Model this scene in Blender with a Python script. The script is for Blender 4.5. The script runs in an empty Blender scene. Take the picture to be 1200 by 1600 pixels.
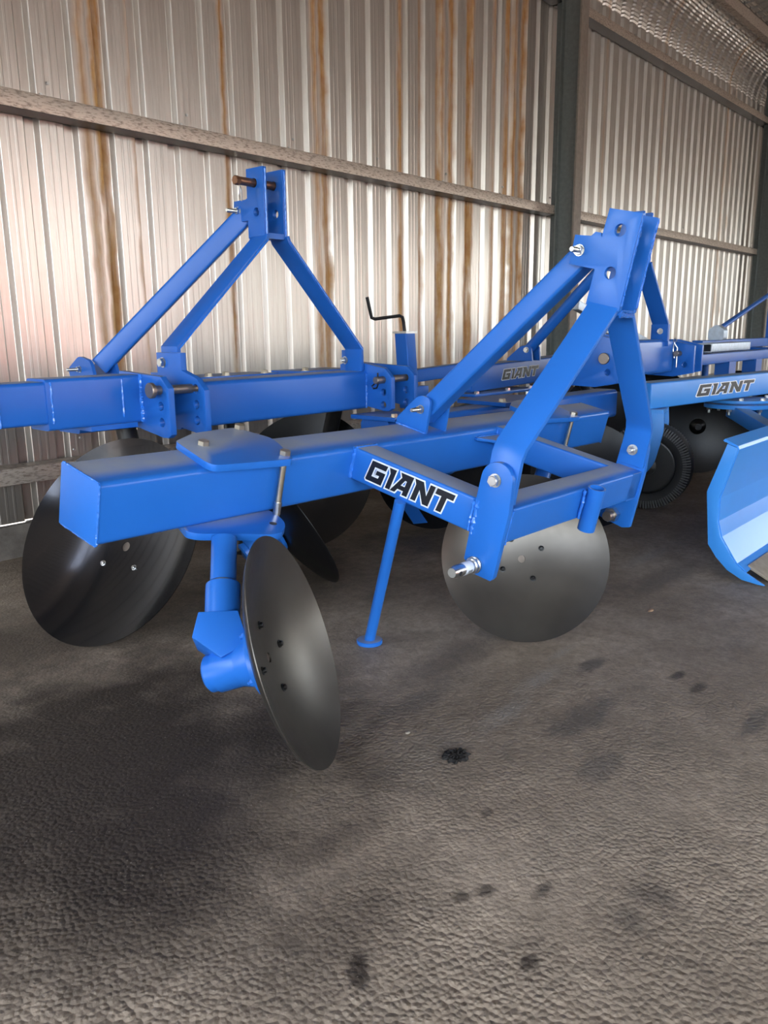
import bpy, bmesh, math, random
from mathutils import Vector, Matrix
from mathutils.geometry import tessellate_polygon
random.seed(7)
S = bpy.context.scene
COL = S.collection

# ------------------------------------------------------------------ camera
CAM_H = 0.95
cd = bpy.data.cameras.new('camera')
cd.sensor_fit = 'VERTICAL'; cd.sensor_height = 24.0; cd.lens = 18.916
cd.clip_start = 0.02; cd.clip_end = 500
cam = bpy.data.objects.new('camera', cd); COL.objects.link(cam)
cam.matrix_world = Matrix(((0.65411, 0.1724, -0.73649, 0),
                           (-0.75633, 0.13652, -0.63978, 0),
                           (-0.00976, 0.97552, 0.21969, CAM_H),
                           (0, 0, 0, 1)))
S.camera = cam

# ------------------------------------------------------------------ light
w = bpy.data.worlds.new('sky'); S.world = w; w.use_nodes = True
wn = w.node_tree.nodes; wl = w.node_tree.links; wn.clear()
sky = wn.new('ShaderNodeTexSky'); sky.sky_type = 'NISHITA'
sky.sun_disc = False; sky.sun_elevation = math.radians(52); sky.sun_rotation = math.radians(20)
sky.air_density = 1.0; sky.dust_density = 3.0; sky.ozone_density = 1.0
hs = wn.new('ShaderNodeHueSaturation'); hs.inputs['Saturation'].default_value = 0.50
bg = wn.new('ShaderNodeBackground'); bg.inputs['Strength'].default_value = 0.62
wo = wn.new('ShaderNodeOutputWorld')
wl.new(sky.outputs[0], hs.inputs['Color']); wl.new(hs.outputs[0], bg.inputs[0]); wl.new(bg.outputs[0], wo.inputs[0])
sd = bpy.data.lights.new('sun', 'SUN'); sd.energy = 3.5; sd.angle = math.radians(0.6); sd.color = (1.0, 0.95, 0.88)
sun = bpy.data.objects.new('sun', sd); COL.objects.link(sun)
_d = Vector((math.sin(math.radians(20)) * math.cos(math.radians(52)), math.cos(math.radians(20)) * math.cos(math.radians(52)), math.sin(math.radians(52))))
sun.rotation_euler = _d.to_track_quat('Z', 'Y').to_euler()
sun.location = (5, 20, 25)

S.view_settings.view_transform = 'Standard'; S.view_settings.look = 'None'
S.view_settings.gamma = 1.0; S.view_settings.use_curve_mapping = False
S.view_settings.exposure = 2.28
S.cycles.max_bounces = 8; S.cycles.diffuse_bounces = 5; S.cycles.glossy_bounces = 5
S.cycles.caustics_reflective = False; S.cycles.caustics_refractive = False
S.cycles.sample_clamp_indirect = 8.0

# ------------------------------------------------------------------ materials
class NT:
    """small helper round a node tree"""
    def __init__(s, name):
        s.m = bpy.data.materials.new(name); s.m.use_nodes = True
        s.n = s.m.node_tree.nodes; s.l = s.m.node_tree.links
        s.b = s.n['Principled BSDF']
    def new(s, t, **kw):
        n = s.n.new(t)
        for k, v in kw.items(): setattr(n, k, v)
        return n
    def link(s, a, b): s.l.new(a, b)
    def noise(s, vec, scale, detail=4, rough=0.55, dist=0.0):
        n = s.new('ShaderNodeTexNoise'); n.inputs['Scale'].default_value = scale
        n.inputs['Detail'].default_value = detail; n.inputs['Roughness'].default_value = rough
        n.inputs['Distortion'].default_value = dist
        if vec is not None: s.link(vec, n.inputs['Vector'])
        return n.outputs['Fac']
    def ramp(s, fac, stops):
        r = s.new('ShaderNodeValToRGB'); e = r.color_ramp.elements
        while len(e) < len(stops): e.new(0.5)
        for i, (p, c) in enumerate(stops):
            e[i].position = p; e[i].color = (c, c, c, 1) if isinstance(c, (int, float)) else (*c, 1)
        s.link(fac, r.inputs[0]); return r.outputs[0]
    def mix(s, fac, a, b, mode='MIX'):
        m = s.new('ShaderNodeMix', data_type='RGBA', blend_type=mode)
        for sock, v in ((m.inputs['Factor'], fac), (m.inputs['A'], a), (m.inputs['B'], b)):
            if isinstance(v, (int, float)): sock.default_value = v
            elif isinstance(v, tuple): sock.default_value = (*v, 1)
            else: s.link(v, sock)
        return m.outputs['Result']
    def math(s, op, a, b=0.0, clamp=False):
        m = s.new('ShaderNodeMath', operation=op, use_clamp=clamp)
        for i, v in enumerate((a, b)):
            if isinstance(v, (int, float)): m.inputs[i].default_value = v
            else: s.link(v, m.inputs[i])
        return m.outputs[0]
    def pos(s): return s.new('ShaderNodeNewGeometry').outputs['Position']
    def normal(s): return s.new('ShaderNodeNewGeometry').outputs['Normal']
    def sep(s, v):
        x = s.new('ShaderNodeSeparateXYZ'); s.link(v, x.inputs[0]); return x.outputs
    def scale(s, v, sc):
        m = s.new('ShaderNodeMapping'); m.inputs['Scale'].default_value = sc; s.link(v, m.inputs[0]); return m.outputs[0]
    def bump(s, h, strength=0.3, dist=0.002):
        b = s.new('ShaderNodeBump'); b.inputs['Strength'].default_value = strength; b.inputs['Distance'].default_value = dist
        s.link(h, b.inputs['Height']); s.link(b.outputs[0], s.b.inputs['Normal']); return b
    def set(s, **kw):
        names = dict(color='Base Color', rough='Roughness', metal='Metallic', coat='Coat Weight', spec='Specular IOR Level', coatr='Coat Roughness')
        for k, v in kw.items():
            sock = s.b.inputs[names[k]]
            if isinstance(v, (int, float)): sock.default_value = v
            elif isinstance(v, tuple): sock.default_value = (*v, 1)
            else: s.link(v, sock)
        return s

def flat(name, color, rough=0.5, metal=0.0, **kw):
    t = NT(name); p = t.pos()
    n = t.noise(p, 35, 3)
    c = t.mix(t.ramp(n, [(0.35, 0.0), (0.7, 1.0)]), tuple(x * 0.88 for x in color), tuple(min(1, x * 1.08) for x in color))
    t.set(color=c, rough=rough, metal=metal, **kw); return t.m

def paint(name, base, dust_sheen, dust_sheen_amt, gloss=0.32, rough=0.30):
    t = NT(name); p = t.pos()
    n1 = t.noise(p, 3.0, 4); n2 = t.noise(p, 45, 3)
    c = t.mix(t.ramp(n1, [(0.3, 0.0), (0.75, 1.0)]), tuple(x * 0.93 for x in base), tuple(x * 1.05 for x in base))
    nz = t.sep(t.normal())[2]
    up = t.ramp(nz, [(0.955, 0.0), (0.972, 1.0)])  # flat tops greyed: settled dust plus a painted-in sheen of the wall
    dn = t.ramp(t.noise(p, 9, 5, 0.6), [(0.25, 0.65), (0.7, 1.0)])
    f = t.math('MULTIPLY', t.math('MULTIPLY', up, dn), dust_sheen_amt)
    c = t.mix(f, c, dust_sheen)
    r = t.math('ADD', t.math('MULTIPLY', f, 0.25), rough)
    t.set(color=c, rough=r, spec=gloss)
    t.bump(n2, 0.05, 0.0012)
    return t.m

BLUE = (0.020, 0.150, 0.555)
M_BLUE = paint('blue_paint', BLUE, (0.33, 0.35, 0.38), 0.95)
M_BLUE2 = paint('blue_paint_older', (0.016, 0.118, 0.47), (0.28, 0.31, 0.35), 0.75)
M_LIGHT = paint('light_blue_paint', (0.045, 0.27, 0.74), (0.34, 0.40, 0.44), 0.7, 0.40, 0.33)
M_WELD = flat('blue_weld', (0.03, 0.18, 0.66), 0.25, coat=0.4)
M_ZINC = flat('zinc_steel', (0.62, 0.63, 0.62), 0.28, 1.0)
M_GALV = flat('passivated_zinc', (0.62, 0.55, 0.42), 0.35, 1.0)
M_PIN = flat('bare_steel_pin', (0.30, 0.25, 0.21), 0.42, 0.9)
M_RUSTPIN = flat('bronzed_pin', (0.24, 0.12, 0.07), 0.35, 0.8)
M_BLACKBOLT = flat('black_bolt', (0.03, 0.03, 0.03), 0.35, 0.8)
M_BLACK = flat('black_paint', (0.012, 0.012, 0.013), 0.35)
M_HOLE = flat('drilled_hole_dark', (0.01, 0.012, 0.016), 0.6)
M_RUBBER = flat('tyre_rubber', (0.018, 0.018, 0.018), 0.6)
M_CLOT = flat('oily_black_swarf', (0.012, 0.010, 0.009), 0.8)
M_RIB = flat('tyre_rib_rubber', (0.085, 0.085, 0.085), 0.55)
M_INK = flat('black_vinyl', (0.008, 0.009, 0.012), 0.4)
M_WHITE = flat('white_vinyl', (0.80, 0.84, 0.88), 0.4)
M_TAN = flat('worn_steel_edge', (0.36, 0.30, 0.23), 0.55, 0.3)
M_SILVER = flat('silver_paint', (0.50, 0.58, 0.68), 0.35, 0.4)

def disc_mat(name, a, b, rough, metal, coat):
    t = NT(name); p = t.pos()
    n = t.noise(p, 5.0, 3, 0.5); n2 = t.noise(p, 60, 3)
    c = t.mix(t.ramp(n, [(0.3, 0.0), (0.7, 1.0)]), a, b)
    t.set(color=c, rough=t.math('ADD', t.math('MULTIPLY', n2, 0.10), rough - 0.05), metal=metal, coat=coat)
    t.bump(n2, 0.04, 0.001); return t.m
M_DISC = disc_mat('lacquered_disc_steel', (0.088, 0.079, 0.069), (0.125, 0.113, 0.098), 0.33, 0.75, 0.0)
M_DISCB = disc_mat('black_disc_steel', (0.030, 0.031, 0.036), (0.046, 0.045, 0.047), 0.15, 0.85, 0.10)
M_DISCK = flat('black_painted_disc', (0.007, 0.007, 0.008), 0.30, spec=0.3)

# galvanised wall sheet: zinc with grime, vertical streaks and rust along lapped grooves
def sheet_mat():
    t = NT('galvanised_sheet'); p = t.pos(); x, y, z = t.sep(p)
    streak = t.noise(t.scale(p, (14, 14, 0.6)), 3.0, 5, 0.6)
    fine = t.noise(t.scale(p, (60, 60, 3)), 3.0, 3, 0.6)
    blot = t.noise(p, 1.3, 3)
    c = t.mix(t.ramp(streak, [(0.3, 0.0), (0.7, 1.0)]), (0.52, 0.475, 0.43), (0.64, 0.60, 0.555))
    c = t.mix(t.math('MULTIPLY', t.ramp(fine, [(0.45, 0.0), (0.75, 1.0)]), 0.22), c, (0.38, 0.33, 0.28))
    # rust: distance to each lapped groove / stained pan, wobbling with height
    wob = t.math('MULTIPLY', t.math('SUBTRACT', t.noise(t.scale(p, (1, 1, 2.2)), 2.5, 4), 0.5), 0.05)
    xx = t.math('ADD', x, wob)
    tot = None
    for cx, hw, amt in ((2.105, .042, .95), (2.03, .035, .35), (2.80, .034, .70), (3.50, .045, .95), (3.43, .04, .45), (4.17, .05, .7), (4.37, .04, .45), (4.58, .05, .55),
                        (4.70, .055, .95), (4.90, .06, .90), (5.20, .05, .35), (5.36, .05, .7), (5.58, .06, .95),
                        (5.47, .04, .5), (2.26, .02, .25), (9.9, .06, .5), (10.1, .03, .4), (6.9, .03, .2), (8.1, .03, .25)):
        d = t.math('ABSOLUTE', t.math('SUBTRACT', xx, cx))
        f = t.math('MULTIPLY', t.math('SUBTRACT', 1.0, t.math('DIVIDE', d, hw), True), amt * 2.2, True)
        tot = f if tot is None else t.math('MAXIMUM', tot, f)
    rn = t.ramp(t.noise(t.scale(p, (6, 6, 1.0)), 2.2, 5, 0.65), [(0.30, 0.25), (0.55, 1.0)])
    tot = t.math('MULTIPLY', tot, rn, True)
    rc = t.mix(t.ramp(t.noise(p, 14, 5), [(0.35, 0.0), (0.7, 1.0)]), (0.40, 0.19, 0.055), (0.52, 0.31, 0.12))
    c = t.mix(tot, c, rc)
    # splash dirt on the lowest metre
    low = t.math('MULTIPLY', t.math('SUBTRACT', 1.0, t.math('DIVIDE', z, 0.9), True), 0.75)
    c = t.mix(low, c, (0.20, 0.165, 0.13))
    t.set(color=c, metal=t.math('MULTIPLY', t.math('SUBTRACT', 1.0, t.math('MULTIPLY', tot, 0.9), True), 0.78),
          rough=t.math('ADD', t.math('ADD', t.math('MULTIPLY', tot, 0.3), t.math('MULTIPLY', streak, 0.10)), 0.27))
    t.bump(t.math('ADD', t.noise(p, 9, 3), t.math('MULTIPLY', fine, 0.05)), 0.18, 0.004)
    return t.m
M_SHEET = sheet_mat()

def girt_mat():
    t = NT('mill_steel_girt'); p = t.pos()
    n = t.noise(t.scale(p, (1, 1, 4)), 38, 5, 0.7)
    c = t.mix(t.ramp(n, [(0.36, 0.0), (0.52, 1.0)]), (0.24, 0.19, 0.155), (0.54, 0.46, 0.39))
    t.set(color=c, rough=0.42, metal=0.5); t.bump(n, 0.2, 0.002); return t.m
M_GIRT = girt_mat()
M_COLUMN = flat('dark_grey_green_paint', (0.15, 0.165, 0.158), 0.40)
M_COLUMN_LIT = flat('lit_column_flange', (0.24, 0.205, 0.175), 0.55)  # lighter tone paints in the daylight on the inner flange
M_ROOF = flat('dull_roof_sheet', (0.34, 0.33, 0.31), 0.5, 0.4)
M_YARD = flat('yard_concrete', (0.20, 0.175, 0.15), 0.9)
M_TINTRED = flat('red_tint_paint', (0.45, 0.12, 0.075), 0.8)  # for the unseen panels that tint the sheet reflections
M_TINTCREAM = flat('cream_tint_paint', (0.42, 0.40, 0.36), 0.8)
M_GABLE = flat('blue_grey_gable_sheeting', (0.30, 0.35, 0.40), 0.6)
M_INNER = flat('beige_front_sheeting', (0.60, 0.54, 0.47), 0.6)

def concrete_mat():
    t = NT('kerb_concrete'); p = t.pos()
    n = t.noise(p, 8, 6, 0.65)
    c = t.mix(t.ramp(n, [(0.3, 0.0), (0.75, 1.0)]), (0.06, 0.05, 0.042), (0.20, 0.17, 0.145))
    t.set(color=c, rough=0.9); t.bump(n, 0.6, 0.01); return t.m
M_CONC = concrete_mat()

def floor_mat():
    t = NT('worn_asphalt'); p = t.pos(); x, y, z = t.sep(p)
    big = t.noise(p, 1.1, 6, 0.62, 0.6); mid = t.noise(p, 5.0, 6, 0.65); med = t.noise(p, 26, 5, 0.65); fine = t.noise(p, 150, 3, 0.6)
    vor = t.new('ShaderNodeTexVoronoi'); vor.feature = 'SMOOTH_F1'; vor.inputs['Scale'].default_value = 100; vor.inputs['Smoothness'].default_value = 0.35
    wv = t.new('ShaderNodeMix', data_type='RGBA', blend_type='ADD'); wv.inputs['Factor'].default_value = 0.008
    t.link(p, wv.inputs['A'])
    nz = t.new('ShaderNodeTexNoise'); nz.inputs['Scale'].default_value = 40; t.link(p, nz.inputs['Vector'])
    t.link(nz.outputs['Color'], wv.inputs['B']); t.link(wv.outputs['Result'], vor.inputs['Vector'])
    vd = vor.outputs['Distance']; cell = t.sep(vor.outputs['Color'])[0]
    near = t.math('SUBTRACT', 1.0, t.math('DIVIDE', t.math('ADD', x, y), 3.0), True)
    patch = t.ramp(t.noise(p, 2.6, 4), [(0.38, 0.15), (0.62, 1.0)])
    peb = t.math('MULTIPLY', near, patch)
    c = t.mix(t.ramp(big, [(0.33, 0.0), (0.60, 1.0)]), (0.25, 0.190, 0.135), (0.46, 0.362, 0.270))
    c = t.mix(t.math('MULTIPLY', t.ramp(mid, [(0.42, 0.0), (0.70, 1.0)]), 0.5), c, (0.170, 0.132, 0.097))
    c = t.mix(t.math('MULTIPLY', t.ramp(med, [(0.44, 0.0), (0.66, 1.0)]), 0.40), c, (0.150, 0.118, 0.088))
    c = t.mix(0.30, c, t.mix(cell, (0.30, 0.30, 0.30), (1.0, 1.0, 1.0)), 'MULTIPLY')
    c = t.mix(t.math('MULTIPLY', t.ramp(vd, [(0.10, 1.0), (0.36, 0.0)]), t.math('MULTIPLY', peb, 0.9)), c, (0.42, 0.345, 0.255))
    # oil-soaked soil, old stains and scuffs; broad dark spots also paint in implement shade
    def spot(cx, cy, rx, ry, amt, soft=0.5, nscale=3.0, nd=0.5):
        dx = t.math('DIVIDE', t.math('SUBTRACT', x, cx), rx); dy = t.math('DIVIDE', t.math('SUBTRACT', y, cy), ry)
        d = t.math('SQRT', t.math('ADD', t.math('MULTIPLY', dx, dx), t.math('MULTIPLY', dy, dy)))
        d = t.math('ADD', d, t.math('MULTIPLY', t.math('SUBTRACT', t.noise(p, nscale, 6, 0.65), 0.5), nd * 2))
        return t.math('MULTIPLY', t.ramp(t.math('MULTIPLY', d, 0.5), [(0.5 * (1 - soft), 1.0), (0.5, 0.0)]), amt)
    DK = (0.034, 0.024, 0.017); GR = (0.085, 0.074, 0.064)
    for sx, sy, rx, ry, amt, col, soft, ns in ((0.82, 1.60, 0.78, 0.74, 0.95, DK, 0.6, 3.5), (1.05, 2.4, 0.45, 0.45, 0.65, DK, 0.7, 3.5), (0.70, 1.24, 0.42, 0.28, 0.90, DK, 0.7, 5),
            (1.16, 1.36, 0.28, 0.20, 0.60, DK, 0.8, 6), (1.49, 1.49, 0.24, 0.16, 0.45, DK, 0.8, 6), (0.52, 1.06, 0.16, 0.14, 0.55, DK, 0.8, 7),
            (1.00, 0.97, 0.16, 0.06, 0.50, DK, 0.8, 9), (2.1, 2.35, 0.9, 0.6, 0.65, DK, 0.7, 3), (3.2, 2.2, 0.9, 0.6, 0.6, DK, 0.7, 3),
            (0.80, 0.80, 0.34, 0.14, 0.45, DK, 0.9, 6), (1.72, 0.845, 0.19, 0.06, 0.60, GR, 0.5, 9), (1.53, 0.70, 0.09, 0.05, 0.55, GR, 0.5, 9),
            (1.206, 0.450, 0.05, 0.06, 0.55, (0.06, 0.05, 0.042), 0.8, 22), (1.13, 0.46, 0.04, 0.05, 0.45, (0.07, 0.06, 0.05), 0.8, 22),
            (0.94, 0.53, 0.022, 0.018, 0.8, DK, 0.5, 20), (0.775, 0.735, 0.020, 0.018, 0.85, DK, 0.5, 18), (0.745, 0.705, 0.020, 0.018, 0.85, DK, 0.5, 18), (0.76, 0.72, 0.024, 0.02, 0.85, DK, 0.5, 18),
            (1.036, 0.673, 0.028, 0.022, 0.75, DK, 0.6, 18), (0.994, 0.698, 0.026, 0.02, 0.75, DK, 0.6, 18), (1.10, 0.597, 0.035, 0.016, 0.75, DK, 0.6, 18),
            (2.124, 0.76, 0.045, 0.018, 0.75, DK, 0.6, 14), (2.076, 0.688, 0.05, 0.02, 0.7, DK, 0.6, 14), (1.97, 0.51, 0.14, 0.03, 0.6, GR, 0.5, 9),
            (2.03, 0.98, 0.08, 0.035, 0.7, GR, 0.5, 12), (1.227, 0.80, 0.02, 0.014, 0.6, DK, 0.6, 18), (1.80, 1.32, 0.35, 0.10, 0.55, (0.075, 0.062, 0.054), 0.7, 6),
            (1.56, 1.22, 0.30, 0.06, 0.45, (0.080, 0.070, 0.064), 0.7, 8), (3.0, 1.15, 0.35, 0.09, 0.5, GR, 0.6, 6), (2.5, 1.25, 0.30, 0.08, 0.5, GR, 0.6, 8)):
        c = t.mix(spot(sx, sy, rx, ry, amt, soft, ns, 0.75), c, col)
    gl = t.ramp(fine, [(0.40, 0.25), (0.62, 1.0)])
    for sx, sy, rx, ry, amt, col in ((1.62, 1.005, 0.14, 0.045, 0.60, (0.40, 0.37, 0.33)), (1.86, 1.045, 0.16, 0.04, 0.55, (0.40, 0.37, 0.33)), (2.06, 1.09, 0.12, 0.025, 0.5, (0.40, 0.37, 0.33)),
                                     (1.36, 1.03, 0.20, 0.10, 0.35, (0.36, 0.32, 0.27)), (1.30, 0.62, 0.30, 0.12, 0.25, (0.33, 0.28, 0.22)), (3.2, 1.32, 0.25, 0.05, 0.5, (0.36, 0.34, 0.31))):
        c = t.mix(t.math('MULTIPLY', spot(sx, sy, rx, ry, amt, 0.85, 7.0, 0.5), gl), c, col)
    c = t.mix(t.math('MULTIPLY', t.ramp(t.noise(p, 190, 2, 0.5), [(0.66, 0.0), (0.74, 1.0)]), 0.55), c, (0.46, 0.40, 0.32))
    t.set(color=c, rough=t.math('ADD', t.math('MULTIPLY', mid, 0.25), 0.50), spec=0.4)
    h = t.math('ADD', t.math('MULTIPLY', vd, t.math('ADD', t.math('MULTIPLY', peb, -1.6), -0.22)), t.math('MULTIPLY', fine, 0.30))
    h = t.math('ADD', h, t.math('ADD', t.math('MULTIPLY', mid, 0.8), t.math('MULTIPLY', med, 0.25)))
    t.bump(h, 0.6, 0.009); return t.m
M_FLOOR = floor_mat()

# ------------------------------------------------------------------ mesh helpers
def I3(x, y, z): return Vector((x, y, z))
def frame(o, x, y, z):
    o, x, y, z = Vector(o), Vector(x), Vector(y), Vector(z)
    return lambda a, b, c: o + x * a + y * b + z * c
def axis_frame(o, d, hint=(0, 0, 1)):
    d = Vector(d).normalized(); h = Vector(hint)
    if abs(d.dot(h)) > 0.97: h = Vector((1, 0, 0))
    x = d.cross(h).normalized(); y = d.cross(x).normalized()
    return frame(o, x, y, d)                    # third coordinate runs along d

def box(F, a, b, c):
    v = [F(a[i], b[j], c[k]) for i in (0, 1) for j in (0, 1) for k in (0, 1)]
    return v, [(0, 1, 3, 2), (4, 6, 7, 5), (0, 4, 5, 1), (2, 3, 7, 6), (0, 2, 6, 4), (1, 5, 7, 3)]
def rrect(p0, p1, q0, q1, r, seg=4):
    pts = []
    for cx, cy, a0 in ((p1 - r, q1 - r, 0), (p0 + r, q1 - r, 90), (p0 + r, q0 + r, 180), (p1 - r, q0 + r, 270)):
        for i in range(seg + 1):
            a = math.radians(a0 + 90 * i / seg); pts.append((cx + r * math.cos(a), cy + r * math.sin(a)))
    return pts
def extrude(F, poly, c0, c1, holes=(), cut=None):
    """solid of a 2-D outline (a, b) between c0 and c1, with through holes; cut(a,b) shifts the c1 end"""
    loops = [list(poly)] + [list(h) for h in holes]
    flatp = [p for l in loops for p in l]; n = len(flatp)
    v = [F(a, b, c0) for a, b in flatp] + [F(a, b, c1 + (cut(a, b) if cut else 0)) for a, b in flatp]
    f = []
    if len(loops) == 1:
        f.append(tuple(range(n))); f.append(tuple(range(n, 2 * n))[::-1])
    else:
        tris = tessellate_polygon([[Vector((a, b, 0)) for a, b in l] for l in loops])
        f += [tuple(t) for t in tris] + [tuple(i + n for i in t[::-1]) for t in tris]
    k = 0
    for l in loops:
        m = len(l)
        for i in range(m): f.append((k + i, k + (i + 1) % m, n + k + (i + 1) % m, n + k + i))
        k += m
    return v, f
def circle(cx, cy, r, n=20): return [(cx + r * math.cos(2 * math.pi * i / n), cy + r * math.sin(2 * math.pi * i / n)) for i in range(n)]
def roundpoly(pts, r, seg=4):
    out = []; n = len(pts)
    for i in range(n):
        p = Vector(pts[i]); a = (Vector(pts[i - 1]) - p); b = (Vector(pts[(i + 1) % n]) - p)
        rr = r[i] if isinstance(r, (list, tuple)) else r
        rr = min(rr, a.length * 0.45, b.length * 0.45)
        if rr <= 1e-5: out.append(tuple(p)); continue
        s = p + a.normalized() * rr; e = p + b.normalized() * rr
        for k in range(seg + 1):
            t = k / seg; q = s * (1 - t) ** 2 + p * 2 * t * (1 - t) + e * t * t; out.append(tuple(q))
    return out
def lathe(F, prof, n=32, closed=False):
    """profile of (radius, height) swept about the third axis of F"""
    v = []; f = []; m = len(prof)
    for r, h in prof:
        for i in range(n):
            a = 2 * math.pi * i / n; v.append(F(r * math.cos(a), r * math.sin(a), h))
    for j in range(m if closed else m - 1):
        k = (j + 1) % m
        for i in range(n): f.append((j * n + i, j * n + (i + 1) % n, k * n + (i + 1) % n, k * n + i))
    if not closed:
        if prof[0][0] > 1e-6: f.append(tuple(range(n))[::-1])
        if prof[-1][0] > 1e-6: f.append(tuple(range((m - 1) * n, m * n)))
    return v, f
def cyl(p0, p1, r, n=20, ch=0.0):
    p0, p1 = Vector(p0), Vector(p1); L = (p1 - p0).length
    F = axis_frame(p0, p1 - p0)
    if ch: return lathe(F, [(r - ch, 0), (r, ch), (r, L - ch), (r - ch, L)], n)
    return lathe(F, [(r, 0), (r, L)], n)
def tube(points, r, n=10):
    pts = [Vector(p) for p in points]; v = []; f = []; prev = None
    for i, p in enumerate(pts):
        d = (pts[min(i + 1, len(pts) - 1)] - pts[max(i - 1, 0)]).normalized()
        if prev is None:
            h = Vector((0, 0, 1)) if abs(d.z) < 0.9 else Vector((1, 0, 0)); x = d.cross(h).normalized()
        else: x = (prev - d * prev.dot(d)).normalized()
        prev = x; y = d.cross(x); rr = r[i] if isinstance(r, (list, tuple)) else r
        for k in range(n):
            a = 2 * math.pi * k / n; v.append(p + x * rr * math.cos(a) + y * rr * math.sin(a))
    for i in range(len(pts) - 1):
        for k in range(n): f.append((i * n + k, i * n + (k + 1) % n, (i + 1) * n + (k + 1) % n, (i + 1) * n + k))
    f.append(tuple(range(n))[::-1]); f.append(tuple(range((len(pts) - 1) * n, len(pts) * n)))
    return v, f
def rtube(F, p, q, L, r, hollow=0.0):
    """rectangular hollow section: outline in (a, b), length along c"""
    o = rrect(p[0], p[1], q[0], q[1], r)
    if hollow:
        t = hollow; return extrude(F, o, L[0], L[1], [rrect(p[0] + t, p[1] - t, q[0] + t, q[1] - t, max(r - t, 0.002))[::-1]])
    return extrude(F, o, L[0], L[1])
def beam_between(p0, p1, wdt, hgt, r=0.006, hint=(0, 0, 1)):
    p0, p1 = Vector(p0), Vector(p1)
    return rtube(axis_frame(p0, p1 - p0, hint), (-wdt / 2, wdt / 2), (-hgt / 2, hgt / 2), (0, (p1 - p0).length), r)
def strap(F, path, b0, b1, th):
    """flat bar: centre line in (a, c), width along b, thickness th"""
    P = [Vector(p) for p in path]; L = []; R = []
    for i, p in enumerate(P):
        d0 = (P[i] - P[i - 1]).normalized() if i else (P[1] - P[0]).normalized()
        d1 = (P[i + 1] - P[i]).normalized() if i < len(P) - 1 else d0
        m = (d0 + d1).normalized(); nrm = Vector((-m.y, m.x)); k = th / 2 / max(0.3, nrm.dot(Vector((-d0.y, d0.x))))
        L.append(p + nrm * k); R.append(p - nrm * k)
    poly = [tuple(q) for q in L] + [tuple(q) for q in R[::-1]]
    G = lambda a, c, b: F(a, b, c)
    return extrude(G, poly, b0, b1)

def obj(name, prims, mat, parent=None, smooth=True, bevel=0.0, **props):
    """ONE mesh object from one or more (verts, faces) shapes given in world space"""
    if isinstance(prims, tuple): prims = [prims]
    base = Vector(parent['_o']) if parent is not None else Vector((0, 0, 0))
    bm = bmesh.new()
    for v, f in prims:
        vs = [bm.verts.new(Vector(q) - base) for q in v]
        for face in f:
            try: bm.faces.new([vs[i] for i in face])
            except ValueError: pass
    bmesh.ops.remove_doubles(bm, verts=bm.verts, dist=1e-6)
    bmesh.ops.recalc_face_normals(bm, faces=bm.faces)
    if bevel:
        ed = [e for e in bm.edges if len(e.link_faces) == 2 and e.calc_face_angle(0) > math.radians(40)]
        bmesh.ops.bevel(bm, geom=ed, offset=bevel, segments=2, profile=0.6, affect='EDGES', clamp_overlap=True)
    me = bpy.data.meshes.new(name); bm.to_mesh(me); bm.free()
    me.materials.append(mat)
    if smooth:
        for p in me.polygons: p.use_smooth = True
        me.set_sharp_from_angle(angle=math.radians(32))
    o = bpy.data.objects.new(name, me); COL.objects.link(o)
    o['_o'] = tuple(base)
    if parent is not None: o.parent = parent
    for k, q in props.items(): o[k] = q
    return o
def thing(name, label, cat, base, group=None):
    o = bpy.data.objects.new(name, None); COL.objects.link(o); o.location = base; o['_o'] = tuple(base)
    o.empty_display_size = 0.1; o['label'] = label; o['category'] = cat
    if group: o['group'] = group
    return o
def struct(name, base=(0, 0, 0)):
    o = bpy.data.objects.new(name, None); COL.objects.link(o); o.location = base; o['_o'] = tuple(base); o['kind'] = 'structure'; return o

def bolt(parent, p, d, r=0.011, h=0.009, mat=None, name='bolt', stub=0.0, washer=True):
    """hex head (or nut with a threaded stub) standing on a surface at p, facing d"""
    F = axis_frame(p, d); pr = []; z = 0.0
    if washer: pr.append(lathe(F, [(r * 1.25, 0), (r * 1.25, 0.002)], 16)); z = 0.002
    hx = [(r * 1.08 * math.cos(math.radians(60 * i + 12)), r * 1.08 * math.sin(math.radians(60 * i + 12))) for i in range(6)]
    pr.append(extrude(F, hx, z, z + h))
    pr.append(lathe(F, [(r * 0.9, z + h), (r * 0.82, z + h + r * 0.10), (0.0001, z + h + r * 0.10)], 14))
    if stub:
        s = [(r * 0.55, z + h)]; zz = z + h
        while zz < z + h + stub: s += [(r * 0.60, zz + 0.0008), (r * 0.54, zz + 0.0018)]; zz += 0.002
        s.append((r * 0.48, zz + 0.001)); pr.append(lathe(F, s, 14))
    return obj(name, pr, mat or M_ZINC, parent)
def weld(parent, a, b, r=0.005, n=None, mat=None):
    a, b = Vector(a), Vector(b); L = (b - a).length; n = n or max(6, int(L / 0.006)); pts = []; rad = []
    for i in range(n + 1):
        j = Vector((random.uniform(-1, 1), random.uniform(-1, 1), random.uniform(-1, 1))) * r * 0.22
        pts.append(a.lerp(b, i / n) + j); rad.append(r * (0.75 + 0.45 * random.random()))
    return obj('weld_bead', tube(pts, rad, 7), mat or M_WELD, parent)

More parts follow.
